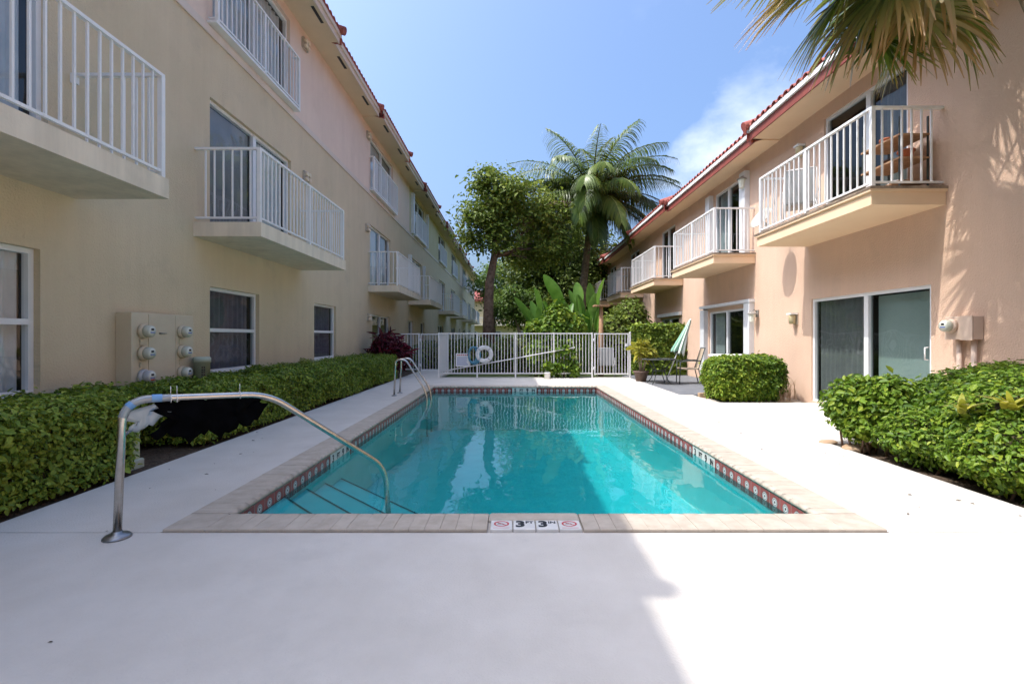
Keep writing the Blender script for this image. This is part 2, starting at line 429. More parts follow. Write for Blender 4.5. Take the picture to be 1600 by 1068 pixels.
G1, G2, G3 = (0.028, 0.070, 0.010), (0.075, 0.145, 0.018), (0.16, 0.23, 0.030)
M['leaf_hedge'] = leafmat('hedge_leaf', [(0.085, 0.15, 0.018), (0.20, 0.295, 0.034), (0.37, 0.44, 0.06)], 0.30)
M['leaf_bright'] = leafmat('bright_leaf', [(0.065, 0.14, 0.012), (0.17, 0.28, 0.022), (0.36, 0.43, 0.045)], 0.40)
M['leaf_tree'] = leafmat('tree_leaf', [(0.085, 0.135, 0.018), (0.19, 0.255, 0.034), (0.33, 0.37, 0.06)], 0.35)
M['leaf_dark'] = leafmat('dark_tree_leaf', [(0.06, 0.10, 0.016), (0.13, 0.185, 0.028), (0.23, 0.27, 0.05)], 0.3)
M['leaf_pale'] = leafmat('pale_tree_leaf', [(0.06, 0.12, 0.02), (0.12, 0.20, 0.03), (0.20, 0.27, 0.05)], 0.4)
M['leaf_red'] = leafmat('crimson_leaf', [(0.045, 0.008, 0.014), (0.13, 0.012, 0.028), (0.26, 0.02, 0.045)], 0.3)
M['leaf_yellow'] = leafmat('yellow_leaf', [(0.26, 0.28, 0.03), (0.40, 0.38, 0.04), (0.52, 0.46, 0.06)], 0.4)
M['leaf_paddle'] = leafmat('paddle_leaf', [(0.075, 0.18, 0.022), (0.12, 0.25, 0.036), (0.19, 0.33, 0.06)], 0.35, 0.35)
M['frond'] = leafmat('coconut_frond', [(0.06, 0.11, 0.018), (0.13, 0.19, 0.032), (0.23, 0.26, 0.055)], 0.3, 0.35, gloss=0.18)
M['frond_dead'] = leafmat('dead_frond', [(0.24, 0.15, 0.08), (0.34, 0.22, 0.13), (0.42, 0.30, 0.19)], 0.3)
M['fan'] = leafmat('fan_palm_leaf', [(0.06, 0.13, 0.015), (0.13, 0.21, 0.026), (0.22, 0.27, 0.045)], 0.35, 0.35, tip=((0.38, 0.26, 0.08), 0.62, 1.1), gloss=0.18)
M['fan_dry'] = leafmat('dry_fan_leaf', [(0.13, 0.18, 0.03), (0.23, 0.24, 0.05), (0.36, 0.28, 0.09)], 0.35, 0.4, tip=((0.40, 0.23, 0.09), 0.35, 1.0), gloss=0.15)

# ------------------------------------------------------------------ mesh helpers
class MB:
    def __init__(s):
        s.v = []; s.f = []; s.uv = {}; s.smooth = []
    def quad(s, a, b, c, d, uv=None, smooth=False):
        i = len(s.v); s.v += [tuple(a), tuple(b), tuple(c), tuple(d)]
        if uv: s.uv[len(s.f)] = uv
        s.f.append((i, i + 1, i + 2, i + 3)); s.smooth.append(smooth)
        return s
    def poly(s, pts, smooth=False):
        i = len(s.v); s.v += [tuple(p) for p in pts]
        s.f.append(tuple(range(i, i + len(pts)))); s.smooth.append(smooth)
        return s
    def box(s, x0, x1, y0, y1, z0, z1):
        if x0 > x1: x0, x1 = x1, x0
        if y0 > y1: y0, y1 = y1, y0
        if z0 > z1: z0, z1 = z1, z0
        i = len(s.v)
        s.v += [(x0, y0, z0), (x1, y0, z0), (x1, y1, z0), (x0, y1, z0), (x0, y0, z1), (x1, y0, z1), (x1, y1, z1), (x0, y1, z1)]
        for f in ((0, 3, 2, 1), (4, 5, 6, 7), (0, 1, 5, 4), (1, 2, 6, 5), (2, 3, 7, 6), (3, 0, 4, 7)):
            s.f.append(tuple(i + k for k in f)); s.smooth.append(False)
        return s
    def cbox(s, x0, x1, y0, y1, z0, z1, c=0.008):
        """box with chamfered vertical and top edges"""
        if x0 > x1: x0, x1 = x1, x0
        if y0 > y1: y0, y1 = y1, y0
        def ring(d, z):
            return [(x0 + d + c, y0 + d, z), (x1 - d - c, y0 + d, z), (x1 - d, y0 + d + c, z), (x1 - d, y1 - d - c, z),
                    (x1 - d - c, y1 - d, z), (x0 + d + c, y1 - d, z), (x0 + d, y1 - d - c, z), (x0 + d, y0 + d + c, z)]
        i = len(s.v)
        s.v += ring(0, z0) + ring(0, z1 - c) + ring(c, z1)
        for k in range(8):
            j = (k + 1) % 8
            for lv in (0, 8):
                s.f.append((i + lv + k, i + lv + j, i + lv + 8 + j, i + lv + 8 + k)); s.smooth.append(False)
        s.f.append(tuple(i + 16 + k for k in range(8))); s.smooth.append(False)
        s.f.append(tuple(i + 7 - k for k in range(8))); s.smooth.append(False)
        return s
    def tube(s, pts, rad, n=8, cap=True, smooth=True):
        pts = [Vector(p) for p in pts]
        if not hasattr(rad, '__len__'): rad = [rad] * len(pts)
        T0 = (pts[1] - pts[0]).normalized()
        ref = Vector((0, 0, 1)) if abs(T0.z) < 0.9 else Vector((1, 0, 0))
        U = T0.cross(ref).normalized()
        rings = []
        for k, p in enumerate(pts):
            if k == 0: T = T0
            elif k == len(pts) - 1: T = (pts[k] - pts[k - 1]).normalized()
            else: T = ((pts[k + 1] - p).normalized() + (p - pts[k - 1]).normalized()).normalized()
            U = (U - T * U.dot(T))
            U = U.normalized() if U.length > 1e-6 else T.orthogonal().normalized()
            V = T.cross(U)
            i = len(s.v)
            for a in range(n):
                an = 2 * math.pi * a / n
                s.v.append(tuple(p + (U * math.cos(an) + V * math.sin(an)) * rad[k]))
            rings.append(i)
        for k in range(len(rings) - 1):
            a0, b0 = rings[k], rings[k + 1]
            for a in range(n):
                b = (a + 1) % n
                s.f.append((a0 + a, a0 + b, b0 + b, b0 + a)); s.smooth.append(smooth)
        if cap:
            s.f.append(tuple(rings[0] + a for a in reversed(range(n)))); s.smooth.append(False)
            s.f.append(tuple(rings[-1] + a for a in range(n))); s.smooth.append(False)
        return s
    def lathe(s, prof, n=20, axis='z', origin=(0, 0, 0), smooth=True):
        """prof: list of (r, h)"""
        o = Vector(origin); base = len(s.v)
        for r_, h in prof:
            for a in range(n):
                an = 2 * math.pi * a / n
                c, d = r_ * math.cos(an), r_ * math.sin(an)
                p = {'z': (c, d, h), 'x': (h, c, d), 'y': (d, h, c)}[axis]
                s.v.append(tuple(o + Vector(p)))
        for k in range(len(prof) - 1):
            for a in range(n):
                b = (a + 1) % n
                s.f.append((base + k * n + a, base + k * n + b, base + (k + 1) * n + b, base + (k + 1) * n + a)); s.smooth.append(smooth)
        for k in (0, len(prof) - 1):
            if prof[k][0] > 1e-5:
                r_ = range(n) if k else reversed(range(n))
                s.f.append(tuple(base + k * n + a for a in r_)); s.smooth.append(False)
        return s
    def add(s, verts, faces, smooth=False):
        i = len(s.v); s.v += [tuple(v) for v in verts]
        for f in faces:
            s.f.append(tuple(i + k for k in f)); s.smooth.append(smooth)
        return s
    def mesh(s, name):
        me = bpy.data.meshes.new(name)
        me.from_pydata(s.v, [], s.f)
        if any(s.smooth): me.polygons.foreach_set('use_smooth', s.smooth)
        if s.uv:
            ul = me.uv_layers.new(name='UVMap')
            for fi, uvs in s.uv.items():
                p = me.polygons[fi]
                for k, li in enumerate(p.loop_indices): ul.data[li].uv = uvs[k]
        me.update()
        return me

WL = {}
def link(name, data, mat=None, parent=None, loc=None):
    """loc and mesh coordinates are world unless the parent is rotated; parents are unrotated at build time"""
    o = bpy.data.objects.new(name, data)
    COL.objects.link(o)
    if mat is not None and data is not None and len(data.materials) == 0:
        data.materials.append(M[mat] if isinstance(mat, str) else mat)
    loc = Vector(loc) if loc is not None else Vector((0, 0, 0))
    WL[o.name] = loc.copy()
    if parent is not None:
        o.parent = parent
        o.location = loc - WL[parent.name]
    else:
        o.location = loc
    return o

def obj(name, mb, mat, parent=None, loc=None):
    """mb in coordinates relative to loc when loc is given, else world coordinates"""
    return link(name, mb.mesh(name), mat, parent, loc)

def tag(o, label=None, cat=None, group=None, kind=None):
    if label: o['label'] = label
    if cat: o['category'] = cat
    if group: o['group'] = group
    if kind: o['kind'] = kind
    return o

def empty(name, loc, label=None, cat=None, group=None, kind=None):
    o = link(name, None, None, None, loc)
    o.empty_display_size = 0.1
    return tag(o, label, cat, group, kind)

def mb_text(txt, size, bold=0.0):
    cu = bpy.data.curves.new('lettering', 'FONT')
    cu.body = txt; cu.size = size; cu.align_x = 'CENTER'; cu.align_y = 'CENTER'
    cu.offset = bold; cu.extrude = 0.0006; cu.resolution_u = 3
    o = bpy.data.objects.new('lettering', cu)
    COL.objects.link(o)
    dg = bpy.context.evaluated_depsgraph_get()
    me = bpy.data.meshes.new_from_object(o.evaluated_get(dg))
    vs = [v.co.copy() for v in me.vertices]; fs = [tuple(p.vertices) for p in me.polygons]
    bpy.data.objects.remove(o); bpy.data.curves.remove(cu); bpy.data.meshes.remove(me)
    return vs, fs

# ------------------------------------------------------------------ foliage helpers
def fast_mesh(name, V, F, attrs=None, smooth=False):
    me = bpy.data.meshes.new(name)
    V = np.asarray(V, dtype=np.float32); F = np.asarray(F, dtype=np.int32)
    k = F.shape[1]
    me.vertices.add(len(V)); me.vertices.foreach_set('co', V.ravel())
    me.loops.add(F.size); me.loops.foreach_set('vertex_index', F.ravel())
    me.polygons.add(len(F)); me.polygons.foreach_set('loop_start', np.arange(0, F.size, k, dtype=np.int32))
    try: me.polygons.foreach_set('loop_total', np.full(len(F), k, dtype=np.int32))
    except Exception: pass
    if smooth: me.polygons.foreach_set('use_smooth', np.ones(len(F), dtype=bool))
    for nm, arr in (attrs or {}).items():
        a = me.attributes.new(nm, 'FLOAT', 'POINT'); a.data.foreach_set('value', np.asarray(arr, dtype=np.float32))
    me.update(calc_edges=True)
    return me

def unit(a):
    return a / np.maximum(np.linalg.norm(a, axis=-1, keepdims=True), 1e-9)

def leaf_mesh(name, P, A, Nn, Ln, Wd, rnd, fold=0.25, droop=0.15):
    """P base, A axis, Nn approximate normal, lengths, widths, colour number for each leaf"""
    n = len(P)
    A = unit(A); S = unit(np.cross(A, Nn)); N2 = unit(np.cross(S, A))
    Ln = Ln[:, None]; Wd = Wd[:, None]
    up = N2 * (Wd * fold)
    v0 = P
    v1 = P + A * Ln * 0.35 + S * Wd * 0.5 + up
    v2 = P + A * Ln * 0.72 + S * Wd * 0.38 + up * 0.6 - N2 * Ln * droop * 0.4
    v3 = P + A * Ln - N2 * Ln * droop
    v4 = P + A * Ln * 0.72 - S * Wd * 0.38 + up * 0.6 - N2 * Ln * droop * 0.4
    v5 = P + A * Ln * 0.35 - S * Wd * 0.5 + up
    V = np.stack([v0, v1, v2, v3, v4, v5], 1).reshape(-1, 3)
    b = (np.arange(n) * 6)[:, None]
    F = np.concatenate([b + np.array([[0, 1, 2, 3]]), b + np.array([[0, 3, 4, 5]])], 0)
    return fast_mesh(name, V, F, {'rnd': np.repeat(np.clip(rnd, 0, 1), 6)})

def lump(p, f, seed):
    r = np.random.default_rng(seed); o = np.zeros(len(p))
    for k in range(5):
        d = unit(r.normal(size=3)); ph = r.uniform(0, 6.28); w = f * r.uniform(0.6, 1.9)
        o += np.sin(p @ d * w + ph)
    return o / 5.0

def leaf_cloud(name, pos, nrm, size, mat, parent, seed=1, up=0.75, jitter=0.6, aspect=0.5, patch=3.0):
    r = np.random.default_rng(seed)
    n = len(pos)
    ax = unit(r.normal(size=(n, 3)) + nrm * 0.35 + np.array([0, 0, 0.1]))
    nn = unit(nrm + r.normal(size=(n, 3)) * jitter + np.array([0, 0, up]))
    ax = unit(ax - nn * np.sum(ax * nn, 1, keepdims=True))
    L = size * np.clip(r.lognormal(0.0, 0.32, n), 0.45, 1.9)
    rnd = 0.45 + 0.27 * r.normal(size=n) + 0.32 * lump(pos, patch, seed + 5)
    me = leaf_mesh(name, pos, ax, nn, L, L * aspect * r.uniform(0.85, 1.15, n), rnd)
    o = link(name, me, mat, parent)
    if parent is not None: o.location = -WL[parent.name]; WL[o.name] = Vector((0, 0, 0))
    o['kind'] = 'stuff'
    return o

def blob_core(name, lobes, scale, mat, parent, seed=3, amp=0.12):
    V = []; F = []
    nu, nv = 22, 12
    for (cx, cy, cz, rx, ry, rz) in lobes:
        b = len(V); pts = []
        for j in range(nv + 1):
            th = math.pi * j / nv
            for i in range(nu):
                ph = 2 * math.pi * i / nu
                pts.append((math.sin(th) * math.cos(ph), math.sin(th) * math.sin(ph), math.cos(th)))
        u = np.array(pts)
        k = scale * (1 + amp * lump(u * 3 + seed, 2.2, seed))[:, None]
        w = u * k * np.array([rx, ry, rz]) + np.array([cx, cy, cz])
        w[:, 2] = np.maximum(w[:, 2], 0.0)
        V += w.tolist()
        for j in range(nv):
            for i in range(nu):
                F.append((b + j * nu + i, b + (j + 1) * nu + i, b + (j + 1) * nu + (i + 1) % nu, b + j * nu + (i + 1) % nu))
    me = fast_mesh(name, V, F, smooth=True)
    o = link(name, me, mat, parent)
    if parent is not None: o.location = -WL[parent.name]; WL[o.name] = Vector((0, 0, 0))
    return o

def lobes_points(lobes, n, seed, depth=0.18, zmin=0.02, amp=0.15):
    r = np.random.default_rng(seed)
    ar = np.array([(l[3] * l[4] * l[5]) ** (2 / 3) for l in lobes]); ar = ar / ar.sum()
    P = []; Nn = []
    for l, a in zip(lobes, ar):
        m = int(n * a)
        u = unit(r.normal(size=(m, 3)))
        k = 1 + amp * lump(u * 3 + l[0], 2.4, seed + 9) - np.abs(r.normal(size=m)) * depth + 0.03 * r.normal(size=m) + (r.uniform(size=m) < .05) * r.exponential(.05, m)
        rad = np.array(l[3:6]); c = np.array(l[:3])
        p = c + u * k[:, None] * rad
        nn = unit(u / rad)
        keep = p[:, 2] > zmin
        for o in lobes:
            if o is l: continue
            q = (p - np.array(o[:3])) / np.array(o[3:6])
            keep &= np.linalg.norm(q, axis=1) > 0.72
        P.append(p[keep]); Nn.append(nn[keep])
    return np.concatenate(P), np.concatenate(Nn)

def box_points(x0, x1, y0, y1, z0, z1, n, seed, depth=0.09, amp=0.085, rnd_edge=0.20):
    """points through the outer skin of a clipped box with rounded edges and an uneven face"""
    r = np.random.default_rng(seed)
    dx, dy, dz = x1 - x0, y1 - y0, z1 - z0
    areas = np.array([dx * dy, dy * dz, dy * dz, dx * dz, dx * dz]); pr = areas / areas.sum()
    f = r.choice(5, n, p=pr)
    u = r.uniform(0, 1, (n, 3))
    p = np.stack([x0 + u[:, 0] * dx, y0 + u[:, 1] * dy, z0 + u[:, 2] * dz], 1)
    nn = np.zeros((n, 3))
    for k, (ax, val, sg) in enumerate(((2, z1, 1), (0, x0, -1), (0, x1, 1), (1, y0, -1), (1, y1, 1))):
        s = f == k
        p[s, ax] = val; nn[s, ax] = sg
    # round the edges: pull to a shrunken box plus a radius
    lo = np.array([x0, y0, -9.0]) + rnd_edge; hi = np.array([x1, y1, z1]) - rnd_edge
    q = np.clip(p, lo, hi); d = p - q
    dn = unit(d)
    nn = np.where(np.linalg.norm(d, axis=1, keepdims=True) > 1e-6, dn, nn)
    off = amp * lump(p, 4.2, seed + 3) + 0.75 * amp * lump(p, 12.0, seed + 4) + 0.4 * amp * lump(p, 31.0, seed + 6) - np.abs(r.normal(size=n)) * depth + 0.015 * r.normal(size=n) + (r.uniform(size=n) < .04) * r.exponential(.022, n)
    p = q + nn * (rnd_edge + off)[:, None]
    keep = p[:, 2] > 0.03
    return p[keep], nn[keep]

def branch_tube(mb, p0, p1, r0, r1, n=6, bend=0.1, seg=4):
    p0 = Vector(p0); p1 = Vector(p1)
    d = (p1 - p0); L = d.length
    off = Vector((random.uniform(-1, 1), random.uniform(-1, 1), random.uniform(-0.3, 0.6))) * L * bend
    pts = []; rs = []
    for k in range(seg + 1):
        t = k / seg
        pts.append(p0 + d * t + off * (math.sin(math.pi * t)))
        rs.append(r0 + (r1 - r0) * t)
    mb.tube(pts, rs, n)
    return pts

# ------------------------------------------------------------------ setting: ground, deck, pool
PX0, PX1, PY0, PY1 = -2.03, 2.20, 3.41, 12.30      # inner pool edge
CW = 0.285                                          # coping width
WZ = -0.122                                         # water level
OX0, OX1, OY0, OY1 = PX0 - CW, PX1 + CW, PY0 - CW, PY1 + CW
GX = 0.006
g = MB()
for (a, b, c, d) in ((-250, OX0, -120, 400), (OX1, 250, -120, 400), (OX0, OX1, -120, OY0), (OX0, OX1, OY1, 400)):
    g.quad((a, c, -0.07), (b, c, -0.07), (b, d, -0.07), (a, d, -0.07))
tag(obj('ground', g, 'grass'), kind='structure')

deck = empty('deck', (0, 0, 0), kind='structure')
s1 = MB().box(-3.55, 3.86, -7.0, OY0 - GX, -0.12, 0.0)
s1.box(3.86, 5.0, -7.0, 1.2, -0.12, 0.0)
obj('deck_slab', s1, 'deck', deck)
s2 = MB()
s2.box(-3.55, OX0 - 0.004, OY0 + 0.002, 18.6, -0.12, 0.0)
s2.box(OX0 - 0.004, OX1 + 0.004, OY1 + 0.004, 15.35, -0.12, 0.0)
s2.box(OX1 + 0.004, 3.86, OY0 + 0.002, 5.75, -0.12, 0.0)
s2.box(OX1 + 0.004, 5.99, 5.75, 9.35, -0.12, 0.0)
s2.box(OX1 + 0.004, 4.05, 9.35, 10.6, -0.12, 0.0)
s2.box(OX1 + 0.004, 3.76, 10.6, 15.35, -0.12, 0.0)
obj('deck_slab', s2, 'deck', deck)
tag(obj('patio', MB().box(3.765, 5.98, 10.66, 16.2, -0.12, -0.004), 'patio'), kind='structure')

def bed(name, x0, x1, y0, y1, mat, n=26, h=0.03):
    mb = MB(); nx = max(6, int((x1 - x0) * 7)); ny = max(6, int((y1 - y0) * 7))
    V = []; F = []
    for j in range(ny + 1):
        for i in range(nx + 1):
            x = x0 + (x1 - x0) * i / nx; y = y0 + (y1 - y0) * j / ny
            V.append((x, y, -0.035 + h * (math.sin(x * 9 + y * 3) * math.sin(y * 7 - x * 2)) * 0.5 + random.uniform(-0.008, 0.012)))
    for j in range(ny):
        for i in range(nx):
            a = j * (nx + 1) + i
            F.append((a, a + 1, a + nx + 2, a + nx + 1))
    o = link(name, fast_mesh(name, V, F, smooth=True), mat)
    return tag(o, kind='structure')
bed('soil_bed', -4.9, -3.552, -6, 18.6, 'soil')
bed('soil_bed', 3.862, 5.995, 1.2, 5.748, 'soil')
bed('gravel_bed', 4.052, 5.995, 9.352, 10.655, 'gravel')

# the pool: shell, steps, coping stones, waterline tiles, depth markers
pool = empty('swimming_pool', (0.08, 7.8, 0), 'long rectangular pool with teal water, stone coping and red patterned waterline tiles', 'pool')
sh = MB()
zs = [-0.70, -0.76, -1.0, -1.12]; ys = [PY0, 5.6, 9.2, PY1]
top = -0.012
for i in range(3):
    sh.quad((PX0, ys[i], zs[i]), (PX1, ys[i], zs[i]), (PX1, ys[i + 1], zs[i + 1]), (PX0, ys[i + 1], zs[i + 1]))
    sh.quad((PX0, ys[i], top), (PX0, ys[i + 1], top), (PX0, ys[i + 1], zs[i + 1]), (PX0, ys[i], zs[i]))
    sh.quad((PX1, ys[i], zs[i]), (PX1, ys[i + 1], zs[i + 1]), (PX1, ys[i + 1], top), (PX1, ys[i], top))
sh.quad((PX0, PY0, zs[0]), (PX0, PY0, top), (PX1, PY0, top), (PX1, PY0, zs[0]))
sh.quad((PX0, PY1, zs[3]), (PX1, PY1, zs[3]), (PX1, PY1, top), (PX0, PY1, top))
obj('shell', sh, 'shell', pool)
# triangular steps across the near left corner
for k, (leg, z) in enumerate(((0.82, -0.135), (1.27, -0.21), (1.74, -0.30), (2.22, -0.39))):
    st = MB(); e = 0.004 * (k + 1)
    a, b, c = (PX0 + 0.002, PY0 + 0.002), (PX0 + leg, PY0 + 0.002), (PX0 + 0.002, PY0 + leg)
    st.poly([(a[0], a[1], z), (b[0], b[1], z), (c[0], c[1], z)])
    st.quad((b[0], b[1], z), (b[0], b[1], z - 0.5), (c[0], c[1], z - 0.5), (c[0], c[1], z))
    step = obj('step', st, 'steps', pool)
    d = 0.022
    ns = MB().poly([(b[0], b[1], z + 0.004), (c[0], c[1], z + 0.004), (c[0], c[1] - d, z + 0.004), (b[0] - d, b[1], z + 0.004)])
    ns.quad((b[0] + .003, b[1] + .003, z + 0.004), (b[0] + .003, b[1] + .003, z - 0.012), (c[0] + .003, c[1] + .003, z - 0.012), (c[0] + .003, c[1] + .003, z + 0.004))
    obj('nosing', ns, 'nosing', step)

tag(obj('water', MB().quad((PX0, PY0, WZ), (PX1, PY0, WZ), (PX1, PY1, WZ), (PX0, PY1, WZ)), 'water'), kind='structure')

# mortar bed under the coping
mbd = MB()
mbd.box(OX0, PX0 - 0.003, OY0, OY1, -0.11, -0.004); mbd.box(PX1 + 0.003, OX1, OY0, OY1, -0.11, -0.004)
mbd.box(PX0 - 0.003, PX1 + 0.003, OY0, PY0 - 0.003, -0.11, -0.0042); mbd.box(PX0 - 0.003, PX1 + 0.003, PY1 + 0.003, OY1, -0.11, -0.0042)
obj('mortar_bed', mbd, 'grout', pool)

def coping_mesh(w):
    """local: length along x from outer 0 to inner CW (bullnose), width w along y"""
    prof = [(0.003, -0.002), (0.003, 0.016), (0.008, 0.021), (CW - 0.02, 0.021), (CW + 0.004, 0.017), (CW + 0.016, 0.006), (CW + 0.018, -0.008), (CW + 0.010, -0.020), (CW + 0.001, -0.022)]
    mb = MB(); n = len(prof)
    for s_ in (-1, 1):
        mb.v += [(x, s_ * w / 2, z) for x, z in prof]
    for k in range(n - 1):
        mb.f.append((k, k + 1, n + k + 1, n + k)); mb.smooth.append(3 <= k)
    mb.f.append(tuple(reversed(range(n)))); mb.smooth.append(False)
    mb.f.append(tuple(range(n, 2 * n))); mb.smooth.append(False)
    return mb.mesh('coping_stone')
CST = 0.1065
cm = coping_mesh(CST - 0.0022)
cm.materials.append(M['coping'])
def stones(p0, p1, rot):
    L = (Vector(p1) - Vector(p0)).length; n = round(L / CST)
    for k in range(n):
        p = Vector(p0).lerp(Vector(p1), (k + 0.5) / n)
        o = link('coping_stone', cm, None, pool, (p.x, p.y, random.uniform(-0.0012, 0.0012)))
        o.rotation_euler = (random.uniform(-.003, .003), random.uniform(-.003, .003), rot + random.uniform(-.004, .004))
        o.scale = (1, L / n / CST, 1)
stones((OX0, PY0), (OX0, PY1), 0)
stones((OX1, PY0), (OX1, PY1), math.pi)
MARK0, MARK1 = -0.166, 0.475                       # gap for the deck marker tiles on the near side
stones((PX0, OY0), (MARK0, OY0), math.pi / 2)
stones((MARK1, OY0), (PX1, OY0), math.pi / 2)
stones((PX0, OY1), (PX1, OY1), -math.pi / 2)
for (x0, x1, y0, y1) in ((OX0 + .003, PX0 - .002, OY0 + .003, PY0 - .002), (PX1 + .002, OX1 - .003, OY0 + .003, PY0 - .002), (OX0 + .003, PX0 - .002, PY1 + .002, OY1 - .003), (PX1 + .002, OX1 - .003, PY1 + .002, OY1 - .003)):
    obj('coping_stone', MB().cbox(x0, x1, y0, y1, -0.003, 0.0205, 0.006), 'coping', pool)
# long bullnose strip stone in front of the marker tiles
obj('coping_stone', MB().cbox(MARK0 + .003, MARK1 - .003, PY0 - 0.118, PY0 + 0.014, -0.02, 0.020, 0.010), 'coping', pool)

# deck marker tiles: no-diving, 3 FT, 3 IN, no-diving
TS = 0.152
ty = OY0 + 0.006 + TS / 2
tl = MB().cbox(-TS / 2 + .003, TS / 2 - .003, -TS / 2, TS / 2, -0.004, 0.0195, 0.003).mesh('marker_tile')
tl.materials.append(M['markertile'])
def letters(txt, size, bold, cx, cy, parent, base, mat='ink'):
    vs, fs = mb_text(txt, size, bold)
    mb = MB().add([(v.x + cx, v.y + cy, v.z + 0.0205) for v in vs], fs)
    obj('lettering', mb, mat, parent, base)
for k, kind in enumerate(('dive', '3 FT', '3 IN', 'dive')):
    bx = MARK0 + 0.018 + (k + 0.5) * 0.1535
    t = link('marker_tile', tl, None, pool, (bx, ty, 0.0))
    if kind == 'dive':
        mb = MB(); n = 28
        for i in range(n):
            a, b = 2 * math.pi * i / n, 2 * math.pi * (i + 1) / n
            f = lambda r_, q: (r_ * math.cos(q), 0.014 + 0.9 * r_ * math.sin(q), 0.0203)
            mb.quad(f(0.040, a), f(0.052, a), f(0.052, b), f(0.040, b))
        mb.quad((-0.036, 0.040, 0.0207), (-0.030, 0.045, 0.0207), (0.036, -0.012, 0.0207), (0.030, -0.017, 0.0207))
        mb.quad((-0.055, -0.058, 0.0203), (0.055, -0.058, 0.0203), (0.055, -0.053, 0.0203), (-0.055, -0.053, 0.0203))
        obj('no_diving_mark', mb, 'red', t, (bx, ty, 0))
        fg = MB()
        fg.quad((-0.018, 0.006, .0205), (-0.014, 0.012, .0205), (0.010, 0.020, .0205), (0.012, 0.012, .0205))
        fg.quad((0.008, 0.010, .0205), (0.013, 0.013, .0205), (0.026, -0.006, .0205), (0.021, -0.009, .0205))
        fg.quad((-0.016, 0.012, .0205), (-0.012, 0.009, .0205), (-0.020, 0.030, .0205), (-0.024, 0.027, .0205))
        fg.quad((-0.026, 0.002, .0205), (-0.020, 0.000, .0205), (-0.020, 0.008, .0205), (-0.026, 0.008, .0205))
        obj('diver_mark', fg, 'ink', t, (bx, ty, 0))
    else:
        letters('3', 0.135, 0.006, -0.026, 0.006, t, (bx, ty, 0))
        letters(kind[2:], 0.052, 0.0015, 0.036, 0.036, t, (bx, ty, 0))

# waterline tiles on the four walls (arch print), with depth marks let in
def tile_mesh(n=1):
    mb = MB(); h0, h1 = -0.176, -0.026; w = 0.1545 / 2 - 0.0012; d = 0.006
    mb.quad((-w, -d, h0), (w, -d, h0), (w, -d, h1), (-w, -d, h1), uv=[(0, 0), (1, 0), (1, 1), (0, 1)])
    mb.quad((-w, 0, h1), (-w, -d, h1), (w, -d, h1), (w, 0, h1), uv=[(0.5, .99)] * 4)
    mb.quad((-w, 0, h0), (-w, 0, h1), (-w, -d, h1), (-w, -d, h0), uv=[(0.5, .99)] * 4)
    mb.quad((w, 0, h0), (w, -d, h0), (w, -d, h1), (w, 0, h1), uv=[(0.5, .99)] * 4)
    return mb.mesh('waterline_tile')
tm = tile_mesh(); tm.materials.append(M['archtile'])
tmw = tile_mesh(); tmw.materials.append(M['markertile'])
def wall_tiles(p0, p1, rot, mark):
    """mark: (first index, list of strings)"""
    p0 = Vector((*p0, 0)); p1 = Vector((*p1, 0)); L = (p1 - p0).length; n = int(L / 0.1545)
    for k in range(n):
        p = p0.lerp(p1, (k + 0.5) / n)
        s_ = mark[1][k - mark[0]] if 0 <= k - mark[0] < len(mark[1]) else None
        o = link('waterline_tile' if s_ is None else 'depth_mark_tile', tm if s_ is None else tmw, None, pool, (p.x, p.y, 0))
        o.rotation_euler = (0, 0, rot); o.scale = (L / n / 0.1545, 1, 1)
        if s_:
            vs, fs = mb_text(s_, 0.115 if len(s_) == 1 else 0.085, 0.004)
            mb = MB().add([(v.x, -0.0075 - v.z, v.y - 0.088) for v in vs], fs)
            l = link('lettering', mb.mesh('lettering'), 'ink', o, (p.x, p.y, 0))
MK = ['3', 'FT', '9', 'IN']
nL = int((PY1 - PY0) / 0.1545)
wall_tiles((PX0, PY0), (PX0, PY1), math.pi / 2, (12, MK))
wall_tiles((PX1, PY1), (PX1, PY0), -math.pi / 2, (nL - 15, MK))
wall_tiles((PX0, PY1), (PX1, PY1), 0, (13, ['5', 'FT', '9', 'IN']))
wall_tiles((PX1, PY0), (PX0, PY0), math.pi, (99, []))

# ------------------------------------------------------------------ buildings
class Side:
    """facade coordinates: y along the courtyard, o outwards from the wall, z up"""
    def __init__(s, X, n, root):
        s.X, s.n, s.root = X, n, root
    def x(s, o): return s.X + s.n * o
    def box(s, mb, y0, y1, o0, o1, z0, z1):
        return mb.box(s.x(o0), s.x(o1), y0, y1, z0, z1)

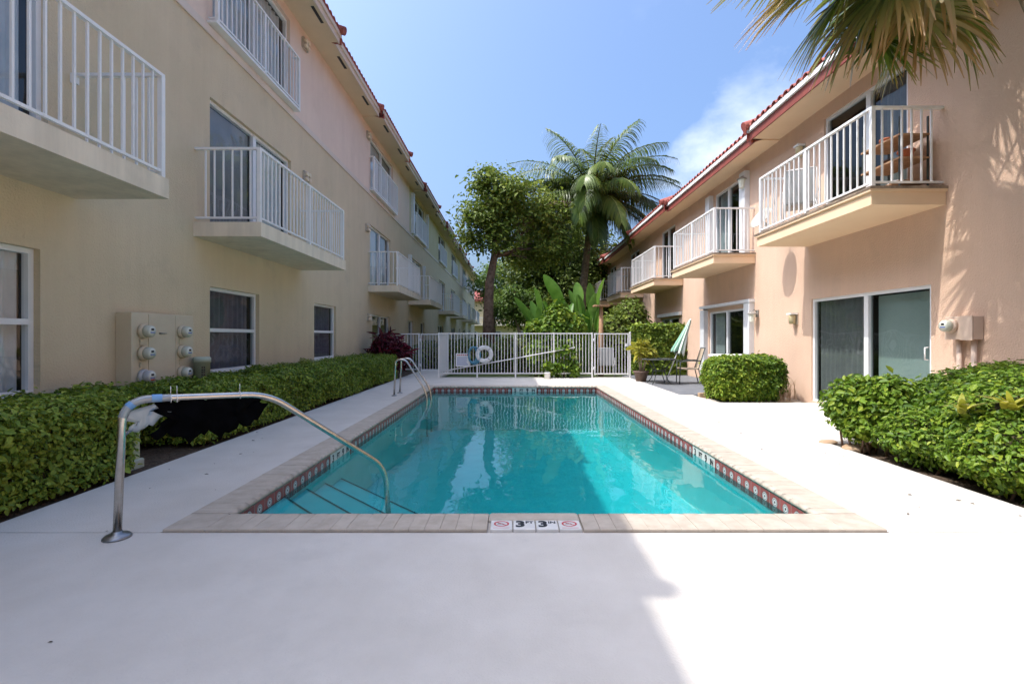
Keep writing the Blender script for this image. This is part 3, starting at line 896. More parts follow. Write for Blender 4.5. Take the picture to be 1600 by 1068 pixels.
def facade(sd, name, mat, y0, y1, z0, z1, holes, depth=0.13):
    hs = [h for h in holes if h[0] < y1 and h[1] > y0 and h[2] < z1 and h[3] > z0]
    Y = sorted({y0, y1, *[min(max(v, y0), y1) for h in hs for v in h[:2]]})
    Z = sorted({z0, z1, *[min(max(v, z0), z1) for h in hs for v in h[2:4]]})
    mb = MB()
    for i in range(len(Y) - 1):
        for j in range(len(Z) - 1):
            cy, cz = (Y[i] + Y[i + 1]) / 2, (Z[j] + Z[j + 1]) / 2
            if any(h[0] < cy < h[1] and h[2] < cz < h[3] for h in hs): continue
            q = [(sd.X, Y[i], Z[j]), (sd.X, Y[i + 1], Z[j]), (sd.X, Y[i + 1], Z[j + 1]), (sd.X, Y[i], Z[j + 1])]
            mb.quad(*(q if sd.n > 0 else q[::-1]))
    for h in hs:
        a, b, c, d = h[:4]; xi = sd.x(-depth)
        mb.quad((sd.X, a, c), (sd.X, a, d), (xi, a, d), (xi, a, c)); mb.quad((sd.X, b, c), (xi, b, c), (xi, b, d), (sd.X, b, d))
        mb.quad((sd.X, a, d), (sd.X, b, d), (xi, b, d), (xi, a, d)); mb.quad((sd.X, a, c), (xi, a, c), (xi, b, c), (sd.X, b, c))
    return obj(name, mb, mat, sd.root)

def wavy(sd, y0, y1, o, z0, z1, amp=0.03, wl=0.12):
    mb = MB(); n = max(6, int((y1 - y0) / wl * 6)); i0 = len(mb.v)
    for k in range(n + 1):
        y = y0 + (y1 - y0) * k / n; x = sd.x(o + amp * math.sin(2 * math.pi * (y - y0) / wl + 0.8 * math.sin(y * 9)))
        mb.v += [(x, y, z0), (x, y, z1)]
    for k in range(n):
        a = 2 * k; mb.f.append((a, a + 2, a + 3, a + 1)); mb.smooth.append(True)
    return mb

def opening(sd, y0, y1, z0, z1, kind='door', cover=None, glassm='glass', depth=0.13, mid=None, screen=None, handle=None, slats=False, half=None):
    """frame set back in the reveal, panes, covering behind, dim room"""
    fw = 0.055; fd = 0.07
    o1 = -depth + 0.06; o0 = o1 - fd
    name = 'sliding_door' if kind == 'door' else 'window'
    fr = MB()
    sd.box(fr, y0, y0 + fw, o0, o1, z0, z1); sd.box(fr, y1 - fw, y1, o0, o1, z0, z1)
    sd.box(fr, y0 + fw, y1 - fw, o0, o1, z1 - fw, z1); sd.box(fr, y0 + fw, y1 - fw, o0, o1, z0, z0 + (0.035 if kind == 'door' else fw))
    pans = []
    if kind == 'door':
        m_ = mid if mid is not None else (y0 + y1) / 2
        sd.box(fr, m_ - 0.05, m_ + 0.05, o0 + .012, o1 + 0.012, z0 + 0.035, z1 - fw)
        pans = [(y0 + fw, m_ - 0.05, z0 + .035, z1 - fw), (m_ + 0.05, y1 - fw, z0 + .035, z1 - fw)]
    elif kind == 'hung':
        zm = (z0 + z1) / 2
        sd.box(fr, y0 + fw, y1 - fw, o0 + .012, o1 + .010, zm - 0.03, zm + 0.03)
        pans = [(y0 + fw, y1 - fw, z0 + fw, zm - .03), (y0 + fw, y1 - fw, zm + .03, z1 - fw)]
        sill = MB(); sd.box(sill, y0 - 0.02, y1 + 0.02, -depth + 0.055, 0.035, z0 - 0.05, z0 - 0.002)
    f = obj(name, fr, 'alu', sd.root)
    if kind == 'hung': obj('sill', sill, 'white', f)
    for i, (a, b, c, d) in enumerate(pans):
        p = MB(); o = (o0 + o1) / 2 - (0.012 if i else 0)
        q = [(sd.x(o), a - .004, c - .004), (sd.x(o), b + .004, c - .004), (sd.x(o), b + .004, d + .004), (sd.x(o), a - .004, d + .004)]
        p.quad(*(q if sd.n > 0 else q[::-1]))
        obj('pane', p, glassm, f)
    if screen is not None:
        a, b, c, d = pans[screen]
        p = MB(); sd.box(p, a, b, o0 - 0.03, o0 - 0.027, c, d); obj('insect_screen', p, 'screen', f)
    if cover:
        for (a, b, mt) in cover:
            if slats and mt == 'blind':
                n = max(3, round((b - a) / 0.088)); w = 0.048
                sm = MB().box(-0.002, 0.002, -w, w, 0, z1 - z0 - 0.12).mesh('blind_slat'); sm.materials.append(M[mt])
                for k in range(n):
                    s_ = link('blind_slat', sm, None, f, (sd.x(o0 - 0.11), a + (k + .5) * (b - a) / n, z0 + 0.05))
                    s_.rotation_euler = (0, 0, R(-14) * sd.n)
            else:
                wv = wavy(sd, a, b, o0 - 0.06, z0 + 0.03, z1 - 0.03, 0.022 if 'blind' in mt else 0.03, 0.09 if 'blind' in mt else 0.14)
                obj('curtain' if 'curtain' in mt else 'blind', wv, mt, f)
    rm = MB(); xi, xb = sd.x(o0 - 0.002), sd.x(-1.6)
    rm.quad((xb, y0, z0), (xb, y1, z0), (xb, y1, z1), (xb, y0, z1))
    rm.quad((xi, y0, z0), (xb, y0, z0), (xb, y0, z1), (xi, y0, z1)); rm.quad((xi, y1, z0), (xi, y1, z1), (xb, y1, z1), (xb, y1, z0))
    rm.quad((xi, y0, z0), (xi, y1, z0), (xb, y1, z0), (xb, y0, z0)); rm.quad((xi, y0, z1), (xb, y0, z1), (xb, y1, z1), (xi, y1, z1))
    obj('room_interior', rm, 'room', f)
    if handle is not None:
        yh, zh = handle
        h = MB().tube([(sd.x(o1), yh, zh + .09), (sd.x(o1 + .05), yh, zh + .085), (sd.x(o1 + .05), yh, zh - .085), (sd.x(o1), yh, zh - .09)], 0.011, 6)
        obj('handle', h, 'whitemetal', f)
    return f

BAL_MESH = {}
def balcony(sd, y0, y1, zt, thick, out, rail, sp=0.13, single=True, lip=False, slab=True, far=None, mslab='cream', near_end=True):
    """slab with a railing on three sides; balusters are separate unless single is False (then they go into far)"""
    if slab:
        mb = MB(); sd.box(mb, y0, y1, 0.0, out, zt - thick, zt - (0.07 if lip else 0))
        if lip: sd.box(mb, y0 - 0.03, y1 + 0.03, 0.0, out + 0.035, zt - 0.07, zt - 0.035)
        b = obj('balcony', mb, mslab, sd.root)
        if lip:
            e = MB(); sd.box(e, y0 - 0.04, y1 + 0.04, 0.0, out + 0.045, zt - 0.035, zt)
            obj('slab_edge', e, 'weathered', b)
    else:
        mb = MB(); sd.box(mb, y0, y1, 0.0, out + 0.02, zt - 0.02, zt + 0.02)
        b = obj('balcony', mb, 'whitemetal', sd.root)
    oo = out - 0.05 if slab else out
    ya, yb = y0 + 0.05, y1 - 0.05
    zb, zr = zt + 0.075, zt + rail
    tr = MB(); sd.box(tr, ya - .025, yb + .025, oo - 0.025, oo + 0.025, zr - 0.035, zr)
    sd.box(tr, ya - .025, ya + .025, 0.0, oo - .0255, zr - 0.035, zr); sd.box(tr, yb - .025, yb + .025, 0.0, oo - .0255, zr - 0.035, zr)
    obj('top_rail', tr, 'whitemetal', b)
    br = MB(); sd.box(br, ya + .02, yb - .02, oo - 0.016, oo + 0.016, zb - .014, zb + .014)
    sd.box(br, ya - .016, ya + .016, 0.0, oo - .0255, zb - .014, zb + .014); sd.box(br, yb - .016, yb + .016, 0.0, oo - .0255, zb - .014, zb + .014)
    obj('bottom_rail', br, 'whitemetal', b)
    ps = [ya, yb]
    if y1 - y0 > 2.5: ps.append((ya + yb) / 2)
    for yp in ps:
        p = MB(); sd.box(p, yp - .026, yp + .026, oo - .026, oo + .026, zt - (0.06 if slab and not lip else 0.0), zr - .035)
        obj('post', p, 'whitemetal', b)
    h = round(zr - .035 - zb - .014, 3)
    if h not in BAL_MESH:
        BAL_MESH[h] = MB().box(-.010, .010, -.010, .010, 0, h).mesh('baluster'); BAL_MESH[h].materials.append(M['whitemetal'])
    locs = []
    n = max(2, round((yb - ya) / sp))
    for k in range(1, n):
        y = ya + (yb - ya) * k / n
        if all(abs(y - q) > 0.045 for q in ps): locs.append((sd.x(oo), y, zb + .014))
    if slab:
        m = max(2, round((oo - 0.02) / sp))
        for k in range(1, m):
            for ye in (ya, yb): locs.append((sd.x(0.02 + (oo - 0.02) * k / m), ye, zb + .014))
    if single:
        for l in locs: link('baluster', BAL_MESH[h], None, b, l)
    else:
        for l in locs: far.box(l[0] - .010, l[0] + .010, l[1] - .010, l[1] + .010, l[2], l[2] + h)
    return b

def eaves(sd, sections, zsof, fh, style, tiles_from, tiles_to, msof):
    """stepped eaves: (y0, y1, overhang); fascia, drip strip, tiles along the edge, sloping roof"""
    pitch = math.tan(R(20))
    tl_ = MB()
    nseg = 7; Lt = 0.46; rt = 0.085
    for (o_, rr) in ((0.0, rt), (Lt, rt * 0.86)):
        for k in range(nseg + 1):
            a = math.pi * k / nseg
            tl_.v.append((o_, rr * math.cos(a), rr * math.sin(a) * 0.9 + o_ * pitch))
        for k in range(nseg + 1):
            a = math.pi * k / nseg
            tl_.v.append((o_, (rr - .016) * math.cos(a), (rr - .016) * math.sin(a) * 0.9 + o_ * pitch))
    s_ = nseg + 1
    for k in range(nseg):
        tl_.f.append((k, k + 1, 2 * s_ + k + 1, 2 * s_ + k)); tl_.smooth.append(True)
        tl_.f.append((k, s_ + k, s_ + k + 1, k + 1)); tl_.smooth.append(False)
        tl_.f.append((s_ + k, 3 * s_ + k, 3 * s_ + k + 1, s_ + k + 1)); tl_.smooth.append(True)
    tme = tl_.mesh('roof_tile'); tme.materials.append(M['rooftile'])
    roof = None
    for i, (y0, y1, ov, dz) in enumerate(sections):
        z = zsof + dz
        sb = MB(); sd.box(sb, y0, y1, 0.0, ov - 0.03, z, z + 0.05); obj('soffit', sb, msof, sd.root)
        if style == 'left':
            fb = MB(); sd.box(fb, y0, y1, ov - 0.03, ov, z - 0.03, z + fh); f = obj('fascia', fb, 'band', sd.root)
            db = MB(); sd.box(db, y0 - .002, y1 + .002, ov + .001, ov + 0.045, z + fh - 0.10, z + fh + 0.02); obj('drip_edge', db, 'band', f)
            for yv in (y0 + 0.9, y1 - 1.0):
                v = MB(); sd.box(v, yv - 0.28, yv + 0.28, ov - 0.17, ov - 0.10, z - 0.006, z + 0.001); obj('vent', v, 'dark', f)
        else:
            fb = MB(); sd.box(fb, y0, y1, ov - 0.03, ov, z - 0.05, z + fh); f = obj('fascia', fb, 'redfascia', sd.root)
            db = MB(); sd.box(db, y0 + .01, y1 - .01, ov + .001, ov + 0.05, z + fh - 0.085, z + fh + 0.015); obj('drip_edge', db, 'white', f)
        zr = z + fh + 0.022
        rb = MB(); xe = ov + 0.05; L = 5.0
        a, b_ = sd.x(xe), sd.x(xe - L)
        rb.quad((a, y0, zr), (a, y1, zr), (b_, y1, zr + L * pitch), (b_, y0, zr + L * pitch))
        rb.quad((a, y0, zr - .02), (a, y1, zr - .02), (b_, y1, zr + L * pitch - .02), (b_, y0, zr + L * pitch - .02))
        rb.quad((a, y0, zr - .02), (a, y1, zr - .02), (a, y1, zr), (a, y0, zr))
        for yy in (y0, y1): rb.quad((a, yy, zr - .3), (b_, yy, zr + L * pitch - .3), (b_, yy, zr + L * pitch), (a, yy, zr))
        roof = obj('roof', rb, 'rooftile', sd.root)
        n = int((y1 - y0) / 0.2); 
        for k in range(n):
            y = y0 + (k + 0.5) * (y1 - y0) / n
            if not tiles_from <= y <= tiles_to: continue
            o = link('roof_tile', tme, None, roof, (sd.x(ov + 0.07), y, zr - 0.012 + random.uniform(-.006, .006)))
            o.scale = (-sd.n, 1, 1); o.rotation_euler = (0, 0, random.uniform(-.03, .03))
        # round cap tiles up the verge at the end of each section
        for yy in ((y1 - 0.06,) if style == 'left' else (y0 + .06, y1 - 0.06)):
            cp = MB()
            pts = [(sd.x(xe + 0.10 - q), yy, zr + 0.05 + (q - .1) * pitch) for q in (0.0, 0.45, 0.9)]
            cp.tube(pts, [0.10, 0.09, 0.085], 12); obj('cap_tile', cp, 'rooftile', roof)

# ---------------- left building: three storeys
LX, RX = -4.9, 6.0
lb = empty('apartment_building', (-9.5, 25, 0), 'three-storey olive and pink stucco apartment building with white balconies', 'building', 'apartment buildings along the pool')
SL = Side(LX, 1, lb)
LEND = 62.0
L_doors2 = [(2.2, 5.0), (7.68, 10.5), (16.35, 19.1), (22.9, 25.7), (31.9, 34.7), (38.0, 40.8), (47.0, 49.8), (53.2, 56.0)]
L_doors3 = [(7.75, 10.45), (16.4, 19.5), (23.6, 26.4), (31.6, 34.5), (38.4, 41.4), (47.0, 50.0), (53.2, 56.2)]
L_win1 = [(3.35, 4.92, 0.69, 2.20), (7.68, 9.18, 0.70, 2.115), (11.73, 13.2, 0.73, 2.14)]
L_door1 = [(16.6, 19.0, 0.04, 2.1)]
L_far1 = [(22.4, 23.5, 0.8, 2.1), (25.4, 26.5, 0.8, 2.1), (31.3, 33.7, 0.05, 2.1), (38.2, 40.6, 0.05, 2.1), (43.5, 44.6, 0.8, 2.1), (47.2, 49.6, 0.05, 2.1), (53.4, 55.8, 0.05, 2.1)]
Z2, Z3 = 3.06, 6.24
holes = [(a, b, Z2 + 0.02, 5.19) for a, b in L_doors2] + [(a, b, 6.34, 8.27) for a, b in L_doors3] + L_win1 + L_door1 + L_far1
facade(SL, 'wall', 'olive', -8, LEND, -0.1, 6.18, holes)
for (a, b, mt) in ((-8, 22.6, 'pink'), (22.6, 44.5, 'yellow'), (44.5, LEND, 'pink')):
    facade(SL, 'upper_wall', mt, a, b, 6.30, 8.56, holes)
bn = MB(); SL.box(bn, -8, LEND, -0.02, 0.028, 6.175, 6.305); obj('string_course', bn, 'band', lb)
eb = MB(); eb.box(-15, LX - 0.001, LEND - 0.02, LEND, -0.1, 8.6); eb.box(-15, LX - 0.001, -8.0, -7.98, -0.1, 8.6); eb.box(-15.02, -15.0, -8, LEND, -0.1, 8.6)
obj('end_wall', eb, 'olive', lb)
secs = [(-8, 1.7, .55, 0)]
ys_ = [1.7, 3.8]
while ys_[-1] < LEND: ys_.append(min(ys_[-1] + 3.9, LEND))
for k in range(len(ys_) - 1):
    secs.append((ys_[k], ys_[k + 1], .68 if k % 2 == 0 else .55, 0.0 if k % 2 == 0 else 0.03))
eaves(SL, secs, 8.5, 0.20, 'left', 7.0, 46.0, 'soffit_l')

# windows and doors, left
opening(SL, *L_win1[0], kind='hung', cover=[(3.4, 4.87, 'curtain_w')])
opening(SL, *L_win1[1], kind='hung', cover=[(7.74, 9.12, 'curtain_p')], glassm='darkglass')
opening(SL, *L_win1[2], kind='hung', cover=[(11.79, 13.14, 'curtain_p')], glassm='darkglass')
opening(SL, *L_door1[0], glassm='darkglass', cover=[(16.7, 17.2, 'curtain_p')])
for k, h in enumerate(L_far1):
    if h[2] < 0.5: opening(SL, *h, glassm='darkglass', cover=[(h[0] + .1, h[0] + .9, 'curtain_g')])
    else: opening(SL, *h, kind='hung', cover=[(h[0] + .1, h[1] - .1, 'curtain_w' if k % 2 == 0 else 'curtain_g')])
cov2 = [[(2.3, 4.9, 'curtain_w')], [(9.2, 10.4, 'whiteblind')], [(16.45, 17.6, 'curtain_w')], [(24.3, 25.6, 'curtain_w')], [(32, 33, 'curtain_g')], [], [(47.1, 48, 'curtain_w')], []]
for k, (a, b) in enumerate(L_doors2):
    opening(SL, a, b, Z2 + 0.02, 5.19, cover=cov2[k], screen=0 if k in (1, 4, 6) else (1 if k in (2, 3) else None), mid=9.12 if k == 1 else None, handle=(b - .5, 4.1) if k in (0, 2) else None)
cov3 = [[(8.0, 10.3, 'curtain_w')], [(16.5, 18.0, 'curtain_w')], [], [], [(38.5, 39.5, 'curtain_w')], [], []]
for k, (a, b) in enumerate(L_doors3):
    opening(SL, a, b, 6.34, 8.27, cover=cov3[k], screen=1 if k == 1 else None)
# folded storm shutters
for (y, z0, z1, w) in ((22.95, 6.34, 8.3, .30), (27.0, 6.34, 8.3, .12), (22.3, 3.1, 5.2, .28), (25.95, 3.1, 5.2, .12)):
    s_ = MB()
    for k in range(4): SL.box(s_, y + k * w / 4 + .004, y + (k + 1) * w / 4 - .004, 0.002, 0.14, z0, z1)
    obj('storm_shutter', s_, 'shutter', lb)

far = MB()
lbal = [(1.55, 5.33), (7.28, 10.99), (16.1, 20.0), (22.4, 26.4), (31.6, 35.2), (37.6, 41.4), (46.7, 50.4), (52.8, 56.6)]
for k, (a, b) in enumerate(lbal):
    balcony(SL, a, b, Z2, 0.22, 1.04, 1.16, single=k < 4, far=far)
for k, (a, b) in enumerate([(7.6, 10.62), (16.25, 19.7), (23.5, 26.5), (31.5, 34.6), (38.3, 41.5), (46.9, 50.1), (53.1, 56.3)]):
    balcony(SL, a, b, 6.36, 0.2, 0.14, 1.16, slab=False, single=k < 2, far=far)
o = obj('baluster', far, 'whitemetal', lb); o['kind'] = 'stuff'
# wall brackets at the rail ends
for (y, z) in ((5.28, 4.16),):
    b = MB(); SL.box(b, y - .03, y + .03, 0.0, 0.05, z - .05, z + .05); obj('rail_bracket', b, 'whitemetal', lb)

# ---------------- right building: two storeys
rb_ = empty('apartment_building', (11, 13, 0), 'two-storey peach stucco apartment building with red fascia and white balconies', 'building', 'apartment buildings along the pool')
SR = Side(RX, -1, rb_)
REND = 33.0
ZR = 3.37
R_up = [(7.18, 9.1), (12.3, 14.0), (17.4, 19.0), (22.3, 24.0), (27.3, 29.0)]
R_dn = [(6.78, 9.49, 0.02, 2.05), (12.1, 14.4, 0.02, 2.05), (17.0, 19.0, 0.02, 2.02), (22.2, 24.4, 0.02, 2.05), (27.2, 29.4, 0.02, 2.05)]
holes = [(a, b, ZR + .01, 5.47) for a, b in R_up] + R_dn
facade(SR, 'wall', 'peach', -8, REND, -0.1, 5.78, holes, depth=0.09)
eb = MB(); eb.box(RX + .001, 16, REND - .02, REND, -0.1, 5.8); eb.box(RX + .001, 16, -8, -7.98, -.1, 5.8); eb.box(16, 16.02, -8, REND, -.1, 5.8)
obj('end_wall', eb, 'peach', rb_)
ysr = [-8, 5.3, 10.6, 16.4, 21.4, 27.5, REND]
eaves(SR, [(ysr[k], ysr[k + 1], .70 if k % 2 else .60, 0.0 if k % 2 else -0.03) for k in range(6)], 5.72, 0.21, 'right', 6.0, REND, 'soffit_r')
for k, (a, b, c, d) in enumerate(R_dn):
    if k == 0:
        opening(SR, a, b, c, d, depth=0.09, mid=8.05, glassm='darkglass', cover=[(6.85, 8.0, 'blind'), (8.1, 9.42, 'screen')], slats=True, handle=(6.86, 1.05))
    else:
        opening(SR, a, b, c, d, depth=0.09, cover=[(b - .7, b - .1, 'whiteblind')], glassm='darkglass')
for k, (a, b) in enumerate(R_up):
    opening(SR, a, b, ZR + .01, 5.47, depth=0.09, mid=8.0 if k == 0 else None, glassm='darkglass', cover=[(a + .1, 7.95, 'curtain_g')] if k == 0 else ([(b - .7, b - .05, 'curtain_w')] if k == 1 else []))
for k, (a, b) in enumerate([(6.55, 9.6), (11.68, 14.7), (16.6, 19.8), (21.65, 24.75), (26.7, 29.8)]):
    balcony(SR, a, b, ZR, 0.25, 1.03, 1.13, sp=0.14, lip=True, mslab='soffit_r')
# folded accordion storm shutters beside the doors
for (y, z0, z1, mt) in ((11.72, .04, 2.15, 'shutter'), (14.5, .04, 2.12, 'shutter'), (11.95, 3.42, 5.5, 'shutter'), (14.1, 3.42, 5.5, 'shutter')):
    s_ = MB()
    for k in range(4): SR.box(s_, y + k * .075 + .004, y + (k + 1) * .075 - .004, 0.002, 0.13, z0, z1)
    obj('storm_shutter', s_, mt, rb_)
tr = MB(); SR.box(tr, 11.7, 14.85, 0.002, 0.14, 2.16, 2.24); obj('shutter_track', tr, 'shutter', rb_)
tr = MB(); SR.box(tr, 16.7, 19.2, 0.002, 0.12, 2.08, 2.2); obj('shutter_track', tr, 'shutter', rb_)

# far building closing the courtyard
fb = empty('apartment_building', (2, 74, 0), 'pale cream building closing the far end of the courtyard, partly behind trees', 'building', 'apartment buildings along the pool')
w = MB().box(-16, 16, 70, 78, -0.1, 6.6); obj('wall', w, 'yellow', fb)
w = MB().box(-17, 17, 69.2, 79, 6.6, 6.85); obj('fascia', w, 'redfascia', fb)
rf = MB(); rf.quad((-17, 69.2, 6.86), (17, 69.2, 6.86), (13, 74, 8.6), (-13, 74, 8.6)); rf.quad((-17, 79, 6.86), (-13, 74, 8.6), (13, 74, 8.6), (17, 79, 6.86))
rf.poly([(-17, 69.2, 6.86), (-13, 74, 8.6), (-17, 79, 6.86)]); rf.poly([(17, 69.2, 6.86), (17, 79, 6.86), (13, 74, 8.6)])
obj('roof', rf, 'rooftile', fb)
for k in range(8):
    x = -13 + k * 3.6
    for z in (0.9, 3.9):
        wn = MB().box(x - .6, x + .6, 69.93, 70.02, z, z + 1.3); wf = obj('window', wn, 'alu', fb)
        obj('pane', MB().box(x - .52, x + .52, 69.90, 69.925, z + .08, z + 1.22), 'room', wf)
bl = MB().box(-10, 12, 68.8, 70, 3.0, 3.2); bb = obj('balcony', bl, 'cream', fb)
rl = MB().box(-10, 12, 68.82, 68.88, 4.15, 4.22).box(-10, 12, 68.82, 68.88, 3.3, 3.34)
for k in range(110): rl.box(-10 + k * .2 - .02, -10 + k * .2 + .02, 68.83, 68.87, 3.34, 4.15)
o = obj('railing', rl, 'whitemetal', bb); o['kind'] = 'stuff'

# ------------------------------------------------------------------ wall fittings
def meter(parent, x, y, z, n, grey=False, mat=None):
    """round electricity meter, axis along x, facing n"""
    mb = MB().lathe([(0.0, 0.0), (0.094, 0.0), (0.094, 0.03), (0.080, 0.05)], 22, 'x')
    mb.v = [(n * a, b, c) for a, b, c in mb.v]
    base = obj('meter', mb, 'metergrey' if grey else 'meterbox' if mat is None else mat, parent, (x, y, z))
    gl = MB().lathe([(0.078, 0.045), (0.078, 0.085), (0.074, 0.112), (0.066, 0.120), (0.0, 0.121)], 22, 'x')
    gl.v = [(n * a, b, c) for a, b, c in gl.v]
    obj('cover', gl, 'metergrey' if grey else 'meterglass', base, (x, y, z))
    fc = MB().lathe([(0.0, 0.1235), (0.064, 0.1235), (0.064, 0.120)], 22, 'x'); fc.v = [(n * a, b, c) for a, b, c in fc.v]
    obj('face', fc, 'meterface', base, (x, y, z))
    d = MB().box(n * .1245, n * .126, -.022, .022, .008, .036); obj('display', d, 'dark', base, (x, y, z))
    d = MB().box(n * .1245, n * .126, -.036, .036, -.024, -.010); obj('print', d, 'blue', base, (x, y, z))
    if grey:
        d = MB().box(n * .1245, n * .126, -.03, .03, -.05, -.034); obj('print', d, 'red', base, (x, y, z))

mc = empty('meter_cabinet', (-4.8, 6.4, 0.3), 'tan wall-mounted electric meter cabinet with six round meters behind the hedge', 'meter cabinet')
obj('cabinet', MB().cbox(-4.898, -4.70, 5.85, 6.99, 0.32, 1.60, 0.006), 'meterbox', mc)
obj('door_panel', MB().box(-4.6995, -4.692, 6.12, 6.60, 0.34, 1.585), 'meterbox', mc)
obj('door_panel', MB().box(-4.6995, -4.693, 6.606, 6.975, 0.34, 1.585), 'meterbox', mc)
obj('latch', MB().box(-4.692, -4.672, 6.30, 6.33, 1.33, 1.35).tube([(-4.68, 6.33, 1.34), (-4.68, 6.42, 1.34)], 0.006, 6), 'darksteel', mc)
for y in (6.02, 6.72):
    for i, z in enumerate((1.365, 1.085, 0.79)):
        meter(mc, -4.692, y, z, 1, grey=(y < 6.5 and i == 2))
    for z in (1.225, 0.94):
        obj('test_block', MB().box(-4.6925, -4.682, y - .05, y + .05, z - .035, z + .035), 'meterbox', mc)

up = empty('utility_pedestal', (-4.55, 6.95, -0.03), 'green-grey cylindrical utility pedestal with vertical lettering beside the meter cabinet', 'utility box')
obj('body', MB().lathe([(0.105, -0.03), (0.105, 0.92), (0.115, 0.92), (0.115, 0.985), (0.10, 1.0), (0, 1.0)], 24), 'pedestal', up, (-4.55, 6.95, 0))
pr = MB()
for k in range(5):
    for j in range(2):
        pr.box(0.1055, 0.107, -0.022 + j * .026, -0.004 + j * .026, 0.84 - k * .035, 0.862 - k * .035)
pr.v = [(x * math.cos(R(-48)) - y * math.sin(R(-48)), x * math.sin(R(-48)) + y * math.cos(R(-48)), z) for x, y, z in pr.v]
obj('print', pr, 'ink', up, (-4.55, 6.95, 0))

mr_ = empty('electric_meter_box', (5.95, 6.2, 1.2), 'small pink meter box with one round meter and two conduits on the peach wall', 'meter box')
obj('box', MB().cbox(5.86, 5.998, 6.02, 6.42, 1.26, 1.56, 0.006), 'meterpink', mr_)
obj('lid', MB().box(5.85, 5.8595, 6.02, 6.19, 1.25, 1.565), 'meterpink', mr_)
meter(mr_, 5.8595, 6.31, 1.44, -1, mat='meterpink')
for y in (6.30, 6.10): obj('conduit', MB().tube([(5.95, y, 1.26), (5.95, y, -0.03)], 0.03, 10), 'meterpink', mr_)

def lantern(x, y, z, n, label, style=0, k=1.0):
    t = empty('wall_lamp', (x, y, z), label, 'wall lamp')
    B = (x, y, z)
    if style == 0:      # carriage lantern
        obj('bracket', MB().box(0, n * .03 * k, -.05 * k, .05 * k, -.02, .14 * k).tube([(n * .02, 0, .10 * k), (n * .09 * k, 0, .15 * k), (n * .13 * k, 0, .10 * k)], .012, 6), 'lampmetal', t, B)
        obj('shade', MB().lathe([(0.02 * k, .12 * k), (.10 * k, .06 * k), (.10 * k, .05 * k), (0.02, .05 * k)], 8, 'z', (n * .13 * k, 0, 0), False), 'lampmetal', t, B)
        obj('lamp_glass', MB().lathe([(.075 * k, .05 * k), (.055 * k, -.12 * k), (.0, -.13 * k)], 8, 'z', (n * .13 * k, 0, 0), False), 'meterface', t, B)
    elif style == 1:    # box light with cream diffuser
        obj('back_plate', MB().box(0, n * .02, -.08, .08, -.12, .13), 'fixture', t, B)
        obj('lamp_glass', MB().lathe([(.06, -.11), (.07, .06), (.06, .08), (0, .08)], 12, 'z', (n * .085, 0, 0)), 'lampglass', t, B)
        obj('cap', MB().box(n * .01, n * .16, -.085, .085, .085, .12), 'white', t, B)
    else:               # twin box fitting
        obj('back_plate', MB().box(0, n * .05, -.13, .13, -.10, .14), 'fixture', t, B)
        for yy in (-.065, .065):
            for zz in (-.045, .07):
                obj('lamp_head', MB().lathe([(.0, .04), (.045, .05), (.055, .11), (.035, .12), (0, .10)], 10, 'x', (0, yy, zz)) if n > 0 else MB().lathe([(.0, -.04), (.045, -.05), (.055, -.11), (.035, -.12), (0, -.10)], 10, 'x', (0, yy, zz)), 'cream', t, B)
    return t
lantern(-4.898, 11.2, 5.05, 1, 'boxy wall light beside the second-floor balcony door above the plum-curtained windows', 2)
lantern(-4.898, 11.15, 8.15, 1, 'boxy wall light under the eaves beside the nearer third-floor pink-wall door', 2)
lantern(-4.898, 16.05, 8.1, 1, 'boxy wall light beside the farther pink-wall third-floor door', 2, 1)
lantern(-4.898, 15.95, 4.95, 1, 'boxy wall light on the olive wall over the balcony behind the crimson shrub', 2)
lantern(-4.898, 16.1, 1.95, 1, 'boxy wall light above the crimson plant at the ground-floor door', 2)
lantern(5.998, 9.75, 5.12, -1, 'pale cylinder wall light beside the upper balcony with the plant stand', 1)
lantern(5.998, 12.02, 5.22, -1, 'large dark lantern beside the upper door with folded white shutters', 0, 1.25)
lantern(5.998, 11.55, 1.80, -1, 'carriage lantern on the peach wall above the round clipped bush', 0, 1.1)
lantern(5.998, 10.0, 1.68, -1, 'cream glass wall light left of the dark sliding patio door', 1)

# ------------------------------------------------------------------ pool fittings
def arc_path(pts, rad=0.12, seg=6):
    """round the corners of a polyline"""
    pts = [Vector(p) for p in pts]; out = [pts[0]]
    for k in range(1, len(pts) - 1):
        a = (pts[k - 1] - pts[k]).normalized(); b = (pts[k + 1] - pts[k]).normalized()
        r_ = min(rad, 0.45 * (pts[k - 1] - pts[k]).length, 0.45 * (pts[k + 1] - pts[k]).length)
        p0, p2 = pts[k] + a * r_, pts[k] + b * r_
        for i in range(seg + 1):
            t = i / seg
            out.append(p0 * (1 - t) ** 2 + pts[k] * 2 * t * (1 - t) + p2 * t ** 2)
    out.append(pts[-1])
    return out
hx, hy = -2.535, 3.04
def hr(t, z): return (hx + t, hy + t, z)
hrail = empty('pool_handrail', (hx, hy, 0), 'bent stainless steel handrail running from the deck down into the pool steps', 'handrail')
obj('rail', MB().tube(arc_path([hr(0, 0.0), hr(0.02, 0.885), hr(0.64, 0.845), hr(1.355, 0.085), hr(1.385, -0.42)], 0.16, 7), 0.024, 14), 'steel', hrail)
obj('flange', MB().lathe([(0.078, 0.001), (0.078, 0.010), (0.066, 0.022), (0.030, 0.028), (0.028, 0.045), (0.0245, 0.045)], 26, 'z', (hx, hy, 0)), 'darksteel', hrail)

